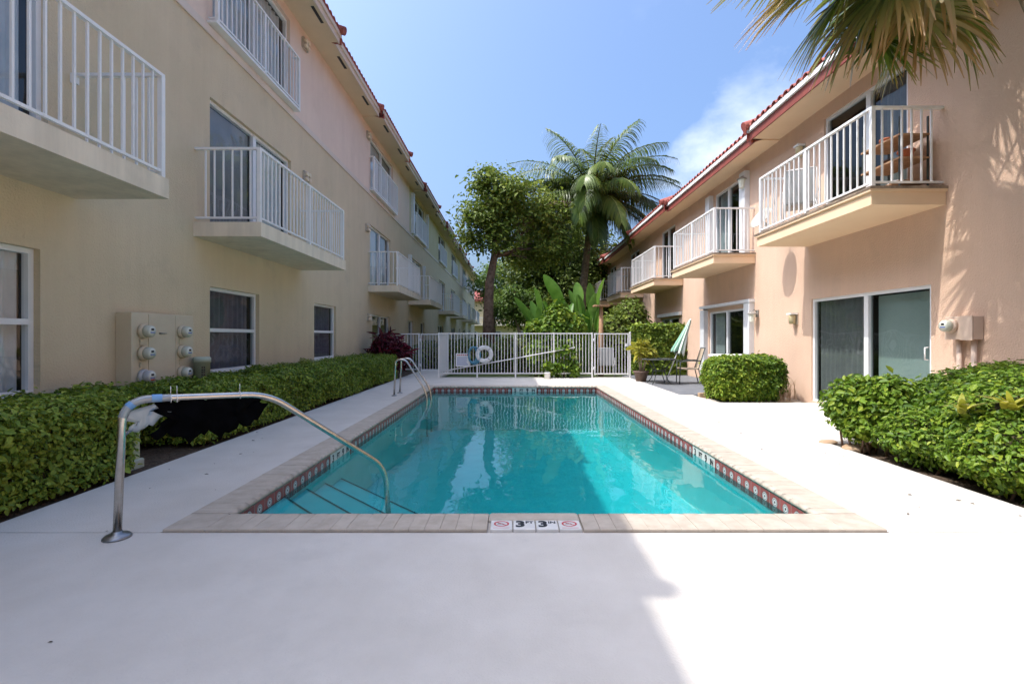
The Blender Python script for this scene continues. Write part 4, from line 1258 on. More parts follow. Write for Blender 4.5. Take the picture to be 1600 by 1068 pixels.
lad = empty('pool_ladder', (-2.5, 10.7, 0), 'pair of arched stainless grab rails of the pool ladder beside the hedge', 'pool ladder')
for y in (10.45, 10.98):
    obj('grab_rail', MB().tube(arc_path([(-2.60, y, 0), (-2.57, y, 0.80), (-2.35, y, 0.80), (-1.88, y, 0.06), (-1.87, y, -0.9)], 0.2, 7), 0.021, 12), 'steel', lad)
    obj('flange', MB().lathe([(0.06, 0.001), (0.06, 0.010), (0.03, 0.022), (0.0215, 0.03)], 20, 'z', (-2.60, y, 0)), 'darksteel', lad)
for z in (-.35, -.62): obj('tread', MB().box(-1.91, -1.83, 10.46, 10.97, z, z + .025), 'alu', lad)

# black sheet made up for a blacked-out sign, and the wrap, on the handrail
def rag(name, t0, t1, zfun_top, zfun_bot, mat, off, n=30, m=9, wr=0.012, thick=0.003, seed=2, parent=None):
    r = random.Random(seed); V = []; F = []
    nx = Vector((1, -1, 0)).normalized()
    for lay in (0, 1):
        for i in range(n + 1):
            for j in range(m + 1):
                u, v = i / n, j / m
                t = t0 + (t1 - t0) * u + (u - .5) * (.05 * math.sin(v * 8) + .03 * math.sin(v * 19 + 1)); zt, zb = zfun_top(u), zfun_bot(u)
                w = wr * (math.sin(u * 17 + v * 3) + 0.6 * math.sin(u * 37 - v * 5)) * (0.25 + v)
                p = Vector((hx + t, hy + t, zt + (zb - zt) * v)) + nx * (off + w + lay * thick)
                V.append(tuple(p))
    N1 = (n + 1) * (m + 1)
    for i in range(n):
        for j in range(m):
            a = i * (m + 1) + j
            F.append((a, a + m + 1, a + m + 2, a + 1)); F.append((N1 + a, N1 + a + 1, N1 + a + m + 2, N1 + a + m + 1))
    for i in range(n):
        for j in (0, m):
            a = i * (m + 1) + j; F.append((a, a + m + 1, N1 + a + m + 1, N1 + a))
    for j in range(m):
        for i in (0, n):
            a = i * (m + 1) + j; F.append((a, a + 1, N1 + a + 1, N1 + a))
    me = fast_mesh(name, V, F, smooth=True)
    return link(name, me, mat, parent)
jag = lambda u, s: 0.014 * math.sin(u * 23 + s) + 0.010 * math.sin(u * 51 + 2 * s) + 0.006 * math.sin(u * 97)
bs = empty('sign_stand_in', (hx + .4, hy + .4, 0.6), 'ragged matt black sheet added for a blacked-out sign, tied under the stainless handrail with white ties', 'sheet')  # made-up sheet filling the outline of a blacked-out sign
rag('sheet', 0.155, 0.60, lambda u: 0.856 - 0.014 * u + 0.5 * jag(u, 1), lambda u: 0.585 + 0.10 * abs(2 * (u - .42)) ** 3 + 1.6 * jag(u, 4), 'black', 0.004, parent=bs, seed=5)
for t in (0.20, 0.225, 0.50):
    z = 0.872 - 0.04 * (t - .1)
    tie = MB().lathe([(0.026, -.002), (0.029, -.002), (0.029, .002), (0.026, .002)], 14, 'z')
    d45 = Matrix.Rotation(R(45), 3, 'Z') @ Matrix.Rotation(R(90), 3, 'Y')
    tie.v = [tuple(d45 @ Vector(v) + Vector(hr(t, z))) for v in tie.v]
    tie.tube([hr(t, z + .026), hr(t, z + .085)], 0.0022, 5)
    obj('cable_tie', tie, 'white', bs)
cp = empty('plastic_wrap', (hx + .1, hy + .1, 0.7), 'torn clear plastic wrap with blue tape round the bend of the handrail', 'plastic wrap')
rag('wrap', 0.035, 0.165, lambda u: 0.80 + 0.055 * u, lambda u: 0.655 + 0.13 * u ** 2 + 0.6 * jag(u, 2), 'clearsheet', 0.004, 14, 6, 0.004, parent=cp, seed=8)
rail_pts = arc_path([hr(0, 0.0), hr(0.02, 0.885), hr(0.64, 0.845)], 0.16, 7)
obj('tape', MB().tube([p for p in rail_pts[2:8]] + [hr(0.20, 0.8735)], 0.0262, 12, cap=False), 'clearsheet', cp)
obj('tape', MB().tube(rail_pts[4:6], 0.0272, 12, cap=False), 'bluetape', cp)
obj('tape', MB().tube([hr(0.125, 0.878), hr(0.165, 0.8755)], 0.0272, 12, cap=False), 'bluetape', cp)

# ------------------------------------------------------------------ fence and gates
FY = 15.1
FT = 1.43
def picket_run(parent, p0, p1, zb, zt, sp=0.1, w=0.0085, posts=(), postw=0.024):
    """rails and pickets between two points on a straight axis-aligned line; each picket separate"""
    p0 = Vector((*p0, 0)); p1 = Vector((*p1, 0)); d = (p1 - p0); L = d.length; u = d / L
    def bx(mb, a, b, hw, z0, z1):
        q0, q1 = p0 + u * a, p0 + u * b
        if abs(u.x) > .5: mb.box(q0.x, q1.x, q0.y - hw, q0.y + hw, z0, z1)
        else: mb.box(q0.x - hw, q0.x + hw, q0.y, q1.y, z0, z1)
        return mb
    obj('rail', bx(MB(), 0, L, 0.019, zt - .038, zt), 'whitemetal', parent)
    obj('rail', bx(MB(), 0, L, 0.019, zb, zb + .038), 'whitemetal', parent)
    for a in posts:
        obj('post', bx(MB(), a - postw, a + postw, postw + .002, -0.001, zt + .012), 'whitemetal', parent)
    key = ('pk', round(zt - zb, 3), w)
    if key not in BAL_MESH:
        BAL_MESH[key] = MB().box(-w, w, -w, w, 0.0385, zt - zb - .0385).mesh('picket'); BAL_MESH[key].materials.append(M['whitemetal'])
    n = round(L / sp)
    for k in range(1, n):
        a = L * k / n
        if any(abs(a - q) < postw + .02 for q in posts): continue
        q = p0 + u * a
        link('picket', BAL_MESH[key], None, parent, (q.x, q.y, zb))
fence = empty('pool_fence', (0, FY, 0), 'white metal picket fence across the far end of the pool', 'fence')
FX = [-2.33 + 1.22 * k for k in range(5)]
picket_run(fence, (-2.33, FY), (2.55, FY), 0.125, FT, posts=[0.0] + [1.22 * k for k in range(1, 5)])
picket_run(fence, (-2.33, FY + .05), (-2.33, 17.0), 0.125, FT, posts=[1.95])
picket_run(fence, (-4.88, 17.0), (-3.34, 17.0), 0.125, FT, posts=[1.54])
def gate(x0, x1, y, label):
    t = empty('pool_gate', ((x0 + x1) / 2, y, 0), label, 'gate', 'white picket gates')
    picket_run(t, (x0, y), (x1, y), 0.11, FT - .01, posts=[])
    for x in (x0, x1): obj('stile', MB().box(x - .018, x + .018, y - .022, y + .022, 0.09, FT - .005), 'whitemetal', t)
    obj('latch', MB().box(x1 - .09, x1 - .02, y - .05, y - .023, 1.0, 1.1), 'alu', t)
    for z in (0.3, 1.2): obj('hinge', MB().lathe([(0.02, -.05), (0.02, .05)], 8, 'z', (x0 - .03, y - .02, z)), 'alu', t)
gate(2.64, 3.70, FY, 'white picket gate beside the potted yellow-leaved plant')
gate(-3.26, -2.42, 17.0, 'white picket gate set back beside the crimson plant')
fp = empty('gate_post', (3.76, FY, 0), 'square white post at the latch side of the gate by the patio', 'post')
obj('post', MB().cbox(3.735, 3.785, FY - .025, FY + .025, 0, FT + .03, .004), 'whitemetal', fp)

lr = empty('life_ring', (-0.88, FY - .07, 0.755), 'white life ring hanging on the fence', 'life ring')
tor = MB(); n1, n2 = 36, 12; V = []
for i in range(n1):
    a = 2 * math.pi * i / n1
    for j in range(n2):
        b = 2 * math.pi * j / n2
        rr = 0.215 + 0.068 * math.cos(b)
        V.append((rr * math.cos(a), 0.045 * math.sin(b), rr * math.sin(a)))
F = [(i * n2 + j, i * n2 + (j + 1) % n2, ((i + 1) % n1) * n2 + (j + 1) % n2, ((i + 1) % n1) * n2 + j) for i in range(n1) for j in range(n2)]
tor.add(V, F, True)
obj('ring', tor, 'ropewhite', lr, (-0.88, FY - .07, 0.755))
for a in (45, 135, 225, 315):
    bnd = MB().lathe([(0.071, -.02), (0.072, -.02), (0.072, .02), (0.071, .02)], 14, 'z')
    rot = Matrix.Rotation(-R(a), 3, 'Y')
    bnd.v = [tuple(rot @ (Vector((v[0] + .215, v[1] * .66, v[2])))) for v in bnd.v]
    obj('band', bnd, 'greyplastic', lr, (-0.88, FY - .07, 0.755))
obj('rope', MB().tube([(0.27 * math.cos(a), -.03 + .01 * math.sin(4 * a), 0.27 * math.sin(a)) for a in [2 * math.pi * k / 40 for k in range(41)]], 0.006, 5), 'ropewhite', lr, (-0.88, FY - .07, 0.755))

bc = empty('coiled_hose', (-1.25, FY - .06, 0.74), 'teal-blue coiled vacuum hose hanging on the fence beside the life ring', 'hose')
co = MB()
for k in range(4):
    pts = []
    for i in range(29):
        a = 2 * math.pi * i / 28
        pts.append(((0.13 + .018 * k) * math.cos(a) + 0.02 * k, -.02 * (k % 2) - .012 * math.sin(3 * a + k), (0.235 + .012 * k) * math.sin(a) - .01 * k))
    co.tube(pts, 0.024, 8, cap=False)
obj('hose', co, 'blueplastic', bc, (-1.25, FY - .06, 0.74))

sg = empty('notice_sign', (-1.56, FY - .03, 0.6), 'white rules sign with lines of small print fixed to the fence', 'sign')
obj('panel', MB().box(-1.79, -1.345, FY - .034, FY - .024, 0.36, 0.78), 'white', sg)
pr = MB()
for k in range(9):
    z = 0.655 - k * .031; pr.box(-1.755, -1.38 - random.uniform(0, .07), FY - .0355, FY - .0345, z, z + .010)
obj('print', pr, 'blue', sg)
pr = MB()
for k in range(6): pr.box(-1.74 + k * .06, -1.70 + k * .06, FY - .0355, FY - .0345, 0.71, 0.745)
obj('heading', pr, 'red', sg)

rp = empty('rescue_pole', (0, FY - .05, 0.5), 'long white rescue pole hung slantwise along the fence', 'pole')
obj('pole', MB().tube([(-2.3, FY - .05, 0.20), (0.2, FY - .045, 0.64), (2.0, FY - .05, 0.97)], 0.017, 8), 'whitemetal', rp)
for x, z in ((-1.11, .41), (1.33, .85)): obj('hook', MB().box(x - .03, x + .03, FY - .075, FY - .02, z - .035, z - .012), 'whitemetal', rp)
bk = empty('white_bucket', (1.1, 14.75, 0), 'small white bucket standing on the deck before the fence', 'bucket')
obj('bucket', MB().lathe([(0.085, 0.001), (0.095, 0.17), (0.10, 0.17), (0.10, 0.185), (0.06, 0.19), (0, 0.19)], 20, 'z', (1.1, 14.75, 0)), 'white', bk)
obj('handle', MB().tube([(1.1 + 0.1 * math.cos(a), 14.73, 0.17 + 0.05 * math.sin(a)) for a in [math.pi * k / 10 for k in range(11)]], 0.004, 5), 'alu', bk)

# ------------------------------------------------------------------ patio things
pt = empty('patio_table', (4.13, 13.3, 0), 'round glass-topped patio table with dark metal legs', 'table')
B = (4.13, 13.3, 0)
obj('table_top', MB().lathe([(0.0, 0.675), (0.44, 0.675), (0.44, 0.685), (0.0, 0.685)], 36), 'tabletop', pt, B)
obj('rim', MB().lathe([(0.441, 0.664), (0.465, 0.664), (0.465, 0.692), (0.441, 0.692), (0.441, 0.664)], 36), 'tablemetal', pt, B)
for k in range(4):
    a = R(45 + 90 * k); c, s_ = math.cos(a), math.sin(a)
    obj('leg', MB().tube([(.40 * c, .40 * s_, .664), (.16 * c, .16 * s_, .36), (.24 * c, .24 * s_, .14), (.36 * c, .36 * s_, 0.0)], 0.014, 6), 'tablemetal', pt, B)
obj('ring_brace', MB().tube([(.17 * math.cos(a), .17 * math.sin(a), .36) for a in [2 * math.pi * k / 24 for k in range(25)]], 0.009, 5, cap=False), 'tablemetal', pt, B)

def chair(loc, rz, label, frame='tablemetal', seatm='sling'):
    t = empty('patio_chair', loc, label, 'chair'); B = loc
    obj('seat', MB().box(-.25, .25, -.24, .24, .40, .43), seatm, t, B)
    bk_ = MB(); n = 6
    for k in range(n):
        y0, z0 = .24 + .16 * (k / n), .43 + .55 * (k / n); y1, z1 = .24 + .16 * ((k + 1) / n), .43 + .55 * ((k + 1) / n)
        bk_.add([(-.23, y0, z0), (.23, y0, z0), (.23, y1, z1), (-.23, y1, z1), (-.23, y0 + .02, z0), (.23, y0 + .02, z0), (.23, y1 + .02, z1), (-.23, y1 + .02, z1)], [(0, 1, 2, 3), (7, 6, 5, 4), (0, 3, 7, 4), (1, 5, 6, 2)])
    obj('backrest', bk_, seatm, t, B)
    for s_ in (-1, 1):
        obj('leg', MB().tube([(s_ * .27, -.26, 0), (s_ * .27, -.24, .62)], 0.014, 6), frame, t, B)
        obj('leg', MB().tube([(s_ * .27, .34, 0), (s_ * .27, .24, .42), (s_ * .25, .41, 1.0)], 0.014, 6), frame, t, B)
        obj('armrest', MB().tube(arc_path([(s_ * .27, -.24, .61), (s_ * .28, 0, .65), (s_ * .27, .30, .64)], .1, 4), 0.018, 6), frame, t, B)
    obj('top_bar', MB().tube([(-.25, .41, 1.0), (.25, .41, 1.0)], .014, 6), frame, t, B)
    t.rotation_euler = (0, 0, rz)
    return t
chair((4.95, 13.35, -0.004), R(-100), 'dark metal patio chair with beige sling seat beside the glass table')
chair((3.25, 16.3, -0.07), R(165), 'pale grey plastic chair behind the white gate', 'greyplastic', 'greyplastic')

um = empty('folded_umbrella', (4.45, 13.35, 0), 'folded green and white striped patio umbrella leaning beside the glass table', 'umbrella')
ax0, ax1 = Vector((4.32, 13.35, 0.0)), Vector((5.06, 13.45, 1.78))
ud = (ax1 - ax0).normalized(); U = ud.cross(Vector((0, 1, 0))).normalized(); Vv = ud.cross(U)
obj('pole', MB().tube([ax0, ax1 + ud * .03], 0.016, 8), 'alu', um)
cv = MB(); nn_, prof = 48, [(0.0, 0.03), (0.10, .05), (0.35, .075), (0.65, .115), (0.92, .165), (1.0, .155)]
Lc = 1.0
for (t_, r_) in prof:
    for i in range(nn_):
        a = 2 * math.pi * i / nn_
        rr = r_ * (1 + 0.28 * t_ * math.cos(8 * a) + .08 * math.sin(5 * a + t_ * 4))
        c = ax1 - ud * (Lc * t_ + (0.05 * math.cos(8 * a) if t_ > .9 else 0))
        cv.v.append(tuple(c + U * rr * math.cos(a) + Vv * rr * math.sin(a)))
for k in range(len(prof) - 1):
    for i in range(nn_):
        j = (i + 1) % nn_
        cv.uv[len(cv.f)] = [(i / nn_, 0), ((i + 1) / nn_, 0), ((i + 1) / nn_, 1), (i / nn_, 1)]
        cv.f.append((k * nn_ + i, k * nn_ + j, (k + 1) * nn_ + j, (k + 1) * nn_ + i)); cv.smooth.append(True)
obj('canopy', cv, 'stripe', um)

bt = empty('wooden_post', (3.12, 16.6, -0.07), 'tan wooden post with flat top board behind the gate', 'post')
obj('post', MB().tube([(3.12, 16.6, -.07), (3.12, 16.6, 1.2), (3.12, 16.6, 2.36)], [.10, .085, .065], 10), 'wood', bt)
obj('top_board', MB().cbox(2.86, 3.38, 16.38, 16.82, 2.36, 2.42, .006), 'wood', bt)

# shelf, pots and dish on the near right balcony
ps = empty('plant_stand', (5.75, 6.9, ZR), 'dark metal plant stand with three wooden shelves on the balcony', 'shelf')
for (x, y) in ((5.5, 6.72), (5.9, 6.72), (5.5, 7.42), (5.9, 7.42)): obj('post', MB().box(x - .01, x + .01, y - .01, y + .01, ZR, ZR + 1.05), 'tablemetal', ps)
for z in (.12, .45, .78): obj('shelf', MB().box(5.48, 5.92, 6.70, 7.44, ZR + z, ZR + z + .025), 'wood', ps)
def pot(x, y, z, r_, h, mat, label, plant=None):
    t = empty('flower_pot', (x, y, z), label, 'pot')
    obj('pot', MB().lathe([(r_ * .68, 0), (r_ * .95, h * .82), (r_ * 1.08, h * .82), (r_ * 1.08, h), (r_ * .92, h), (r_ * .88, h * .9), (0, h * .9)], 18, 'z', (x, y, z)), mat, t)
    return t
pot(5.7, 6.85, ZR + .475, .10, .14, 'terracotta', 'terracotta pot on the middle shelf of the plant stand')
pot(5.7, 7.2, ZR + .805, .09, .12, 'terracotta', 'small terracotta pot on the top shelf of the plant stand')
pot(5.7, 7.15, ZR + .475, .08, .11, 'brownpot', 'dark brown pot on the middle shelf of the plant stand')
bw = empty('white_bowl', (5.7, 7.0, ZR + .145), 'white bowl upside down on the lowest shelf of the plant stand', 'bowl')
obj('bowl', MB().lathe([(.13, 0), (.12, .05), (.07, .085), (0, .095)], 20, 'z', (5.7, 7.0, ZR + .146)), 'white', bw)
chair((5.5, 9.05, ZR), R(150), 'white chair on the balcony beside the satellite dish', 'whitemetal', 'whiteblind')
sdh = empty('satellite_dish', (5.99, 10.2, 3.55), 'grey satellite dish on a wall arm by the end of the first balcony', 'satellite dish')
obj('arm', MB().tube([(5.99, 10.2, 3.5), (5.55, 10.15, 3.55), (5.42, 10.15, 3.75)], .022, 8), 'alu', sdh)
dm = MB().lathe([(0.0, 0.0), (0.10, .01), (.20, .04), (.26, .075), (.265, .085), (.20, .05), (.10, .02), (0, .01)], 28)
rot = Matrix.Rotation(R(-55), 3, 'Y') @ Matrix.Rotation(R(10), 3, 'X')
dm.v = [tuple(rot @ Vector(v) + Vector((5.38, 10.15, 3.80))) for v in dm.v]
obj('reflector', dm, 'fixture', sdh)

# white round table behind the clipped bush; pale pedestal in the hedge gap
wt = empty('white_side_table', (5.15, 10.75, 0), 'white round plastic table behind the clipped bush', 'table')
B = (5.1, 10.95, -.004)
obj('table_top', MB().lathe([(0, .84), (.50, .84), (.52, .85), (.52, .885), (.50, .895), (0, .90)], 32), 'white', wt, B)
for k in range(4):
    a = R(45 + 90 * k); obj('leg', MB().tube([(.30 * math.cos(a), .30 * math.sin(a), .84), (.36 * math.cos(a), .36 * math.sin(a), 0)], .025, 6), 'white', wt, B)
cpd = empty('cable_pedestal', (-3.72, 4.75, -.03), 'pale green cable pedestal in the hedge gap under the handrail', 'utility box')
obj('body', MB().cbox(-3.93, -3.78, 4.68, 4.82, -.03, .50, .01), 'palegreen', cpd)
obj('lid', MB().cbox(-3.945, -3.765, 4.665, 4.835, .50, .54, .012), 'palegreen', cpd)
obj('base', MB().cbox(-3.955, -3.755, 4.655, 4.845, -.03, .06, .01), 'pedestal', cpd)

# stones and fallen leaves
def stone(x, y, z, a, b, c, label, mat='stone', seed=1):
    u = []; n, m_ = 14, 8; F = []
    for j in range(m_ + 1):
        th = math.pi * j / m_
        for i in range(n):
            ph = 2 * math.pi * i / n; u.append((math.sin(th) * math.cos(ph), math.sin(th) * math.sin(ph), math.cos(th)))
    u = np.array(u); k = 1 + .22 * lump(u * 2 + seed, 2.0, seed)
    V = u * k[:, None] * np.array([a, b, c])
    for j in range(m_):
        for i in range(n): F.append((j * n + i, (j + 1) * n + i, (j + 1) * n + (i + 1) % n, j * n + (i + 1) % n))
    o = link('stone', fast_mesh('stone', V, F, smooth=True), mat, None, (x, y, z))
    return tag(o, label, 'stone', 'stones edging the right bed')
stone(3.98, 5.48, 0.0, .15, .10, .05, 'flat tan stone at the edge of the bed beside the sparse bush', seed=2)
stone(3.88, 5.80, 0.0, .12, .07, .035, 'smaller tan stone at the tip of the planting bed', seed=5)
stone(4.25, 5.62, 0.0, .10, .07, .04, 'dull tan stone under the sparse bush', seed=8)
tag(obj('brick', MB().cbox(4.10, 4.32, 10.35, 10.46, -.03, .07, .006), 'stone'), 'loose tan brick lying on the pale gravel', 'brick')
lm = MB(); lm.add([(-.03, 0, .004), (-.008, .012, .010), (.012, .010, .012), (.035, 0, .004), (.012, -.010, .010), (-.008, -.012, .009)], [(0, 1, 2, 3), (0, 3, 4, 5)])
lme = lm.mesh('fallen_leaf'); lme.materials.append(M['dryleaf'])
rl_ = random.Random(4)
spots = [(rl_.uniform(2.6, 3.8), rl_.uniform(3.2, 5.6)) for _ in range(14)] + [(rl_.uniform(2.6, 3.6), rl_.uniform(6, 10)) for _ in range(6)] + [(rl_.uniform(-3.5, -2.5), rl_.uniform(2.9, 8.5)) for _ in range(12)] + [(rl_.uniform(-2.3, 3.4), rl_.uniform(1.7, 3.0)) for _ in range(2)]
for (x, y) in spots:
    o = link('fallen_leaf', lme, None, None, (x, y, 0.001)); k = rl_.uniform(.25, .75)
    o.scale = (k, k, k); o.rotation_euler = (0, 0, rl_.uniform(0, 6.28))
    tag(o, 'small dry brown leaf lying on the white pool deck', 'leaf', 'dry leaves on the deck')

# ------------------------------------------------------------------ planting
def hedge(y0, y1, x0, x1, h, n, size, label, seed, mat='leaf_hedge'):
    t = empty('clipped_hedge', ((x0 + x1) / 2, (y0 + y1) / 2, -.03), label, 'hedge', 'clipped hedges along the olive wall')
    P, Nn = box_points(x0, x1, y0, y1, 0.0, h, n, seed)
    leaf_cloud('foliage', P, Nn, size, mat, t, seed, patch=2.2, aspect=0.55)
    core = MB(); i = 0.17
    core.cbox(x0 + i, x1 - i, y0 + i, y1 - i, 0.10, h - i, 0.08); obj('opaque_core', core, 'twig', t)  # solid dark box added inside to block light through the leaves
    st = MB()
    k = 0; r = random.Random(seed)
    while y0 + .25 + k * .3 < y1 - .2:
        y = y0 + .25 + k * .3
        for _ in range(2):
            x = r.uniform(x0 + .2, x1 - .12)
            st.tube([(x, y + r.uniform(-.1, .1), -.04), (x + r.uniform(-.06, .06), y, .22)], [.014, .010], 5)
        k += 1
    obj('stems', st, 'twig', t)
    return t
hedge(1.4, 4.68, -4.82, -3.60, 0.74, 62000, 0.043, 'leafy clipped hedge below the window with white curtains', 21)
hedge(4.68, 5.55, -4.8, -4.25, 0.70, 7000, 0.058, 'narrow strip of hedge set back beside the cable pedestal', 22)
hedge(5.55, 15.0, -4.8, -3.60, 0.74, 100000, 0.042, 'long clipped hedge under the plum-curtained windows', 23)

def bush(name, label, lobes, n, size, mat, seed, cat='bush', group=None, core=0.74, depth=.18, twigs=14, aspect=.55, patch=3.0, core_mat='twig'):
    b = lobes[0]
    t = empty(name, (b[0], b[1], 0), label, cat, group)
    P, Nn = lobes_points(lobes, n, seed, depth)
    leaf_cloud('foliage', P, Nn, size, mat, t, seed, aspect=aspect, patch=patch)
    if core: blob_core('opaque_core', lobes, core, core_mat, t, seed)  # solid dark lumps added for opacity, in place of the shaded inside
    st = MB(); r = random.Random(seed)
    for k in range(twigs):
        l = lobes[k % len(lobes)]
        x, y = l[0] + r.uniform(-.5, .5) * l[3], l[1] + r.uniform(-.5, .5) * l[4]
        st.tube([(x, y, -.04), (x + r.uniform(-.08, .08), y + r.uniform(-.08, .08), max(.15, l[2] * .6)), (l[0] + r.uniform(-.6, .6) * l[3], l[1] + r.uniform(-.6, .6) * l[4], l[2] + r.uniform(0, .5) * l[5])], [.014, .010, .005], 5)
    obj('stems', st, 'bark', t)
    return t
bush('bush', 'broad bright green bush against the peach wall under the pink meter box',
     [(4.95, 5.0, .46, .72, .62, .50), (4.75, 4.3, .50, .78, .70, .50), (4.85, 3.4, .52, .85, .75, .50), (5.5, 4.4, .62, .55, .9, .48), (5.2, 2.6, .55, .9, .8, .5), (5.35, 5.15, .55, .5, .5, .47), (4.30, 4.75, .28, .50, .55, .31), (4.28, 3.9, .30, .50, .65, .34), (4.30, 3.0, .32, .55, .7, .34)],
     100000, .046, 'leaf_bright', 31, depth=.14, twigs=30, patch=3.5)
bush('bush', 'small sparse bush with bare stems at the tip of the planting bed',
     [(4.05, 5.60, .50, .32, .30, .33), (4.25, 5.35, .52, .34, .32, .34), (4.02, 5.45, .30, .22, .22, .20)], 6500, .062, 'leaf_bright', 33, core=0.0, depth=.30, twigs=14)
cb = empty('bush', (4.88, 10.0, 0), 'round clipped bright green bush on pale gravel by the sliding door', 'bush')
P, Nn = box_points(4.12, 5.62, 9.52, 10.48, 0.02, 0.88, 26000, 35, .06, .085, .27)
P[:, :2] += (np.array([4.88, 10.0]) - P[:, :2]) * (0.16 * np.clip((.35 - P[:, 2:3]) / .35, 0, 1))
leaf_cloud('foliage', P, Nn, .056, 'leaf_bright', cb, 35, patch=4.0)
blob_core('opaque_core', [(4.88, 10.0, .44, .74, .46, .42)], .80, 'twig', cb, 35)  # dark filler added inside the bush so no light shows through
st = MB()
for k in range(9): st.tube([(4.5 + k * .09, 10.0 + .1 * math.sin(k * 2), -.05), (4.35 + k * .13, 10.0 + .2 * math.sin(k * 3), .35)], [.018, .012], 6)
obj('stems', st, 'bark', cb)
# dry grass tuft beside the clipped bush
def tuft(name, label, x, y, n, h, spread, mat, seed, cat, w=.012, lean=.5, rnd=None, z0=0.0):
    r = np.random.default_rng(seed)
    t = empty(name, (x, y, z0), label, cat)
    V = []; F = []; A = []; Rn = []
    for k in range(n):
        az = r.uniform(0, 6.28); hh = h * r.uniform(.5, 1.1); ln = lean * r.uniform(.2, 1.2)
        bx, by = x + r.normal() * spread, y + r.normal() * spread
        d = np.array([math.cos(az), math.sin(az), 0]); s_ = np.array([-d[1], d[0], 0])
        b = len(V); sg_ = 5; rv = r.uniform()
        for i in range(sg_ + 1):
            q = i / sg_
            c = np.array([bx, by, z0]) + d * hh * ln * q ** 1.6 + np.array([0, 0, hh * (q - .25 * ln * q ** 3)])
            ww = w * math.sin(math.pi * min(.98, .18 + .80 * q)) 
            V += [c - s_ * ww, c + s_ * ww]; Rn += [rv, rv]; A += [q, q]
        for i in range(sg_): F.append((b + 2 * i, b + 2 * i + 1, b + 2 * i + 3, b + 2 * i + 2))
    me = fast_mesh('foliage', V, F, {'rnd': Rn, 'along': A}, smooth=True)
    o = link('foliage', me, mat, t); o['kind'] = 'stuff'
    return t
tuft('dry_grass', 'dry straw-coloured grass tuft between the clipped bush and the wall', 5.55, 9.75, 90, .55, .12, 'frond_dead', 41, 'grass', .006)
# crimson cordyline
cdl = tuft('crimson_shrub', 'crimson strap-leaved shrub at the end of the hedge', -4.1, 15.6, 60, .9, .18, 'leaf_red', 43, 'shrub', .035, .7)
P, Nn = lobes_points([(-4.1, 15.6, .95, .55, .5, .50), (-3.75, 15.5, .70, .40, .4, .42), (-4.3, 15.5, .6, .4, .4, .45)], 1500, 45, .35)
leaf_cloud('leaves', P, Nn, .26, 'leaf_red', cdl, 45, aspect=.20, jitter=.9)
# potted yellow-leaved plant
pp = pot(3.80, 13.95, 0, .21, .30, 'brownpot', 'brown pot holding a thin-stemmed yellow-leaved plant by the gate')
for k, (dx, dy, h) in enumerate(((-.12, 0, .95), (.05, .05, 1.08), (.20, -.03, .85), (-.02, -.08, .80), (.28, .05, .78))):
    obj('stem', MB().tube([(3.80 + dx * .2, 13.95, .26), (3.80 + dx * .5, 13.95 + dy * .6, .26 + (h - .26) * .5), (3.80 + dx, 13.95 + dy, h)], [.016, .014, .010], 6), 'palebark', pp)
    P, Nn = lobes_points([(3.80 + dx, 13.95 + dy, h + .03, .16, .16, .12)], 85, 50 + k, .4)
    leaf_cloud('leaves', P, Nn, .15, 'leaf_yellow', pp, 50 + k, aspect=.32)
# leafy screen on the right
sc_ = empty('ivy_screen', (5.0, 16.4, 0), 'dense dark ivy-covered screen behind the patio umbrella', 'hedge')
P, Nn = box_points(4.15, 5.98, 16.25, 16.6, 0, 1.72, 14000, 61, .05, .04, .10); leaf_cloud('foliage', P, Nn, .10, 'leaf_hedge', sc_, 61, aspect=.6)
obj('lattice', MB().cbox(4.25, 5.95, 16.36, 16.48, -.1, 1.62, .02), 'twig', sc_)

# paddle-leaved plants behind the fence
def paddle_plant(x, y, leaves, label, seed, hgt=2.2):
    r = random.Random(seed)
    t = empty('bird_of_paradise', (x, y, -.07), label, 'plant', 'paddle-leaved plants behind the fence')
    for k in range(leaves):
        az = r.uniform(0, 6.28); tilt = r.uniform(.04, .34); Lp = hgt * r.uniform(.55, 1.0); Lb = r.uniform(.85, 1.45); Wb = r.uniform(.15, .22)
        d = Vector((math.cos(az), math.sin(az), 0))
        base = Vector((x, y, -.07)) + d * r.uniform(0, .12)
        def pt(q): return base + d * (q * tilt + .35 * tilt * q * q * .5) + Vector((0, 0, q * (1 - .12 * tilt * q)))
        mb = MB().tube([pt(Lp * i / 5) for i in range(6)], [.022 - .002 * i for i in range(6)], 5)
        tw = r.uniform(-1.2, 1.2)
        side0 = Vector((-d.y, d.x, 0))
        me_v = []; n = 9; F = []
        for i in range(n + 1):
            q = i / n; c = pt(Lp + Lb * q); w_ = Wb * math.sin(math.pi * (0.03 + .95 * q)) ** .65
            T = (pt(Lp + Lb * q + .02) - c).normalized()
            sdv = (Matrix.Rotation(tw, 3, T) @ side0).normalized(); nv = T.cross(sdv)
            me_v += [c - sdv * w_ + nv * w_ * .35, c, c + sdv * w_ + nv * w_ * .35]
        b = len(mb.v); mb.v += [tuple(v) for v in me_v]
        for i in range(n):
            a = b + 3 * i
            mb.f += [(a, a + 1, a + 4, a + 3), (a + 1, a + 2, a + 5, a + 4)]; mb.smooth += [True, True]
        me = mb.mesh('leaf'); me.materials.append(M['leaf_paddle'])
        at = me.attributes.new('rnd', 'FLOAT', 'POINT'); q0 = r.random(); at.data.foreach_set('value', [min(1, max(0, q0 + r.uniform(-.28, .28))) for _ in me.vertices])
        link('leaf', me, None, t)
    return t
paddle_plant(1.35, 16.9, 18, 'bird of paradise plant with broad leaves directly behind the middle fence panels', 71)
paddle_plant(2.75, 17.4, 18, 'taller bird of paradise plant with upright broad leaves left of the tan wooden post', 74, 2.75)
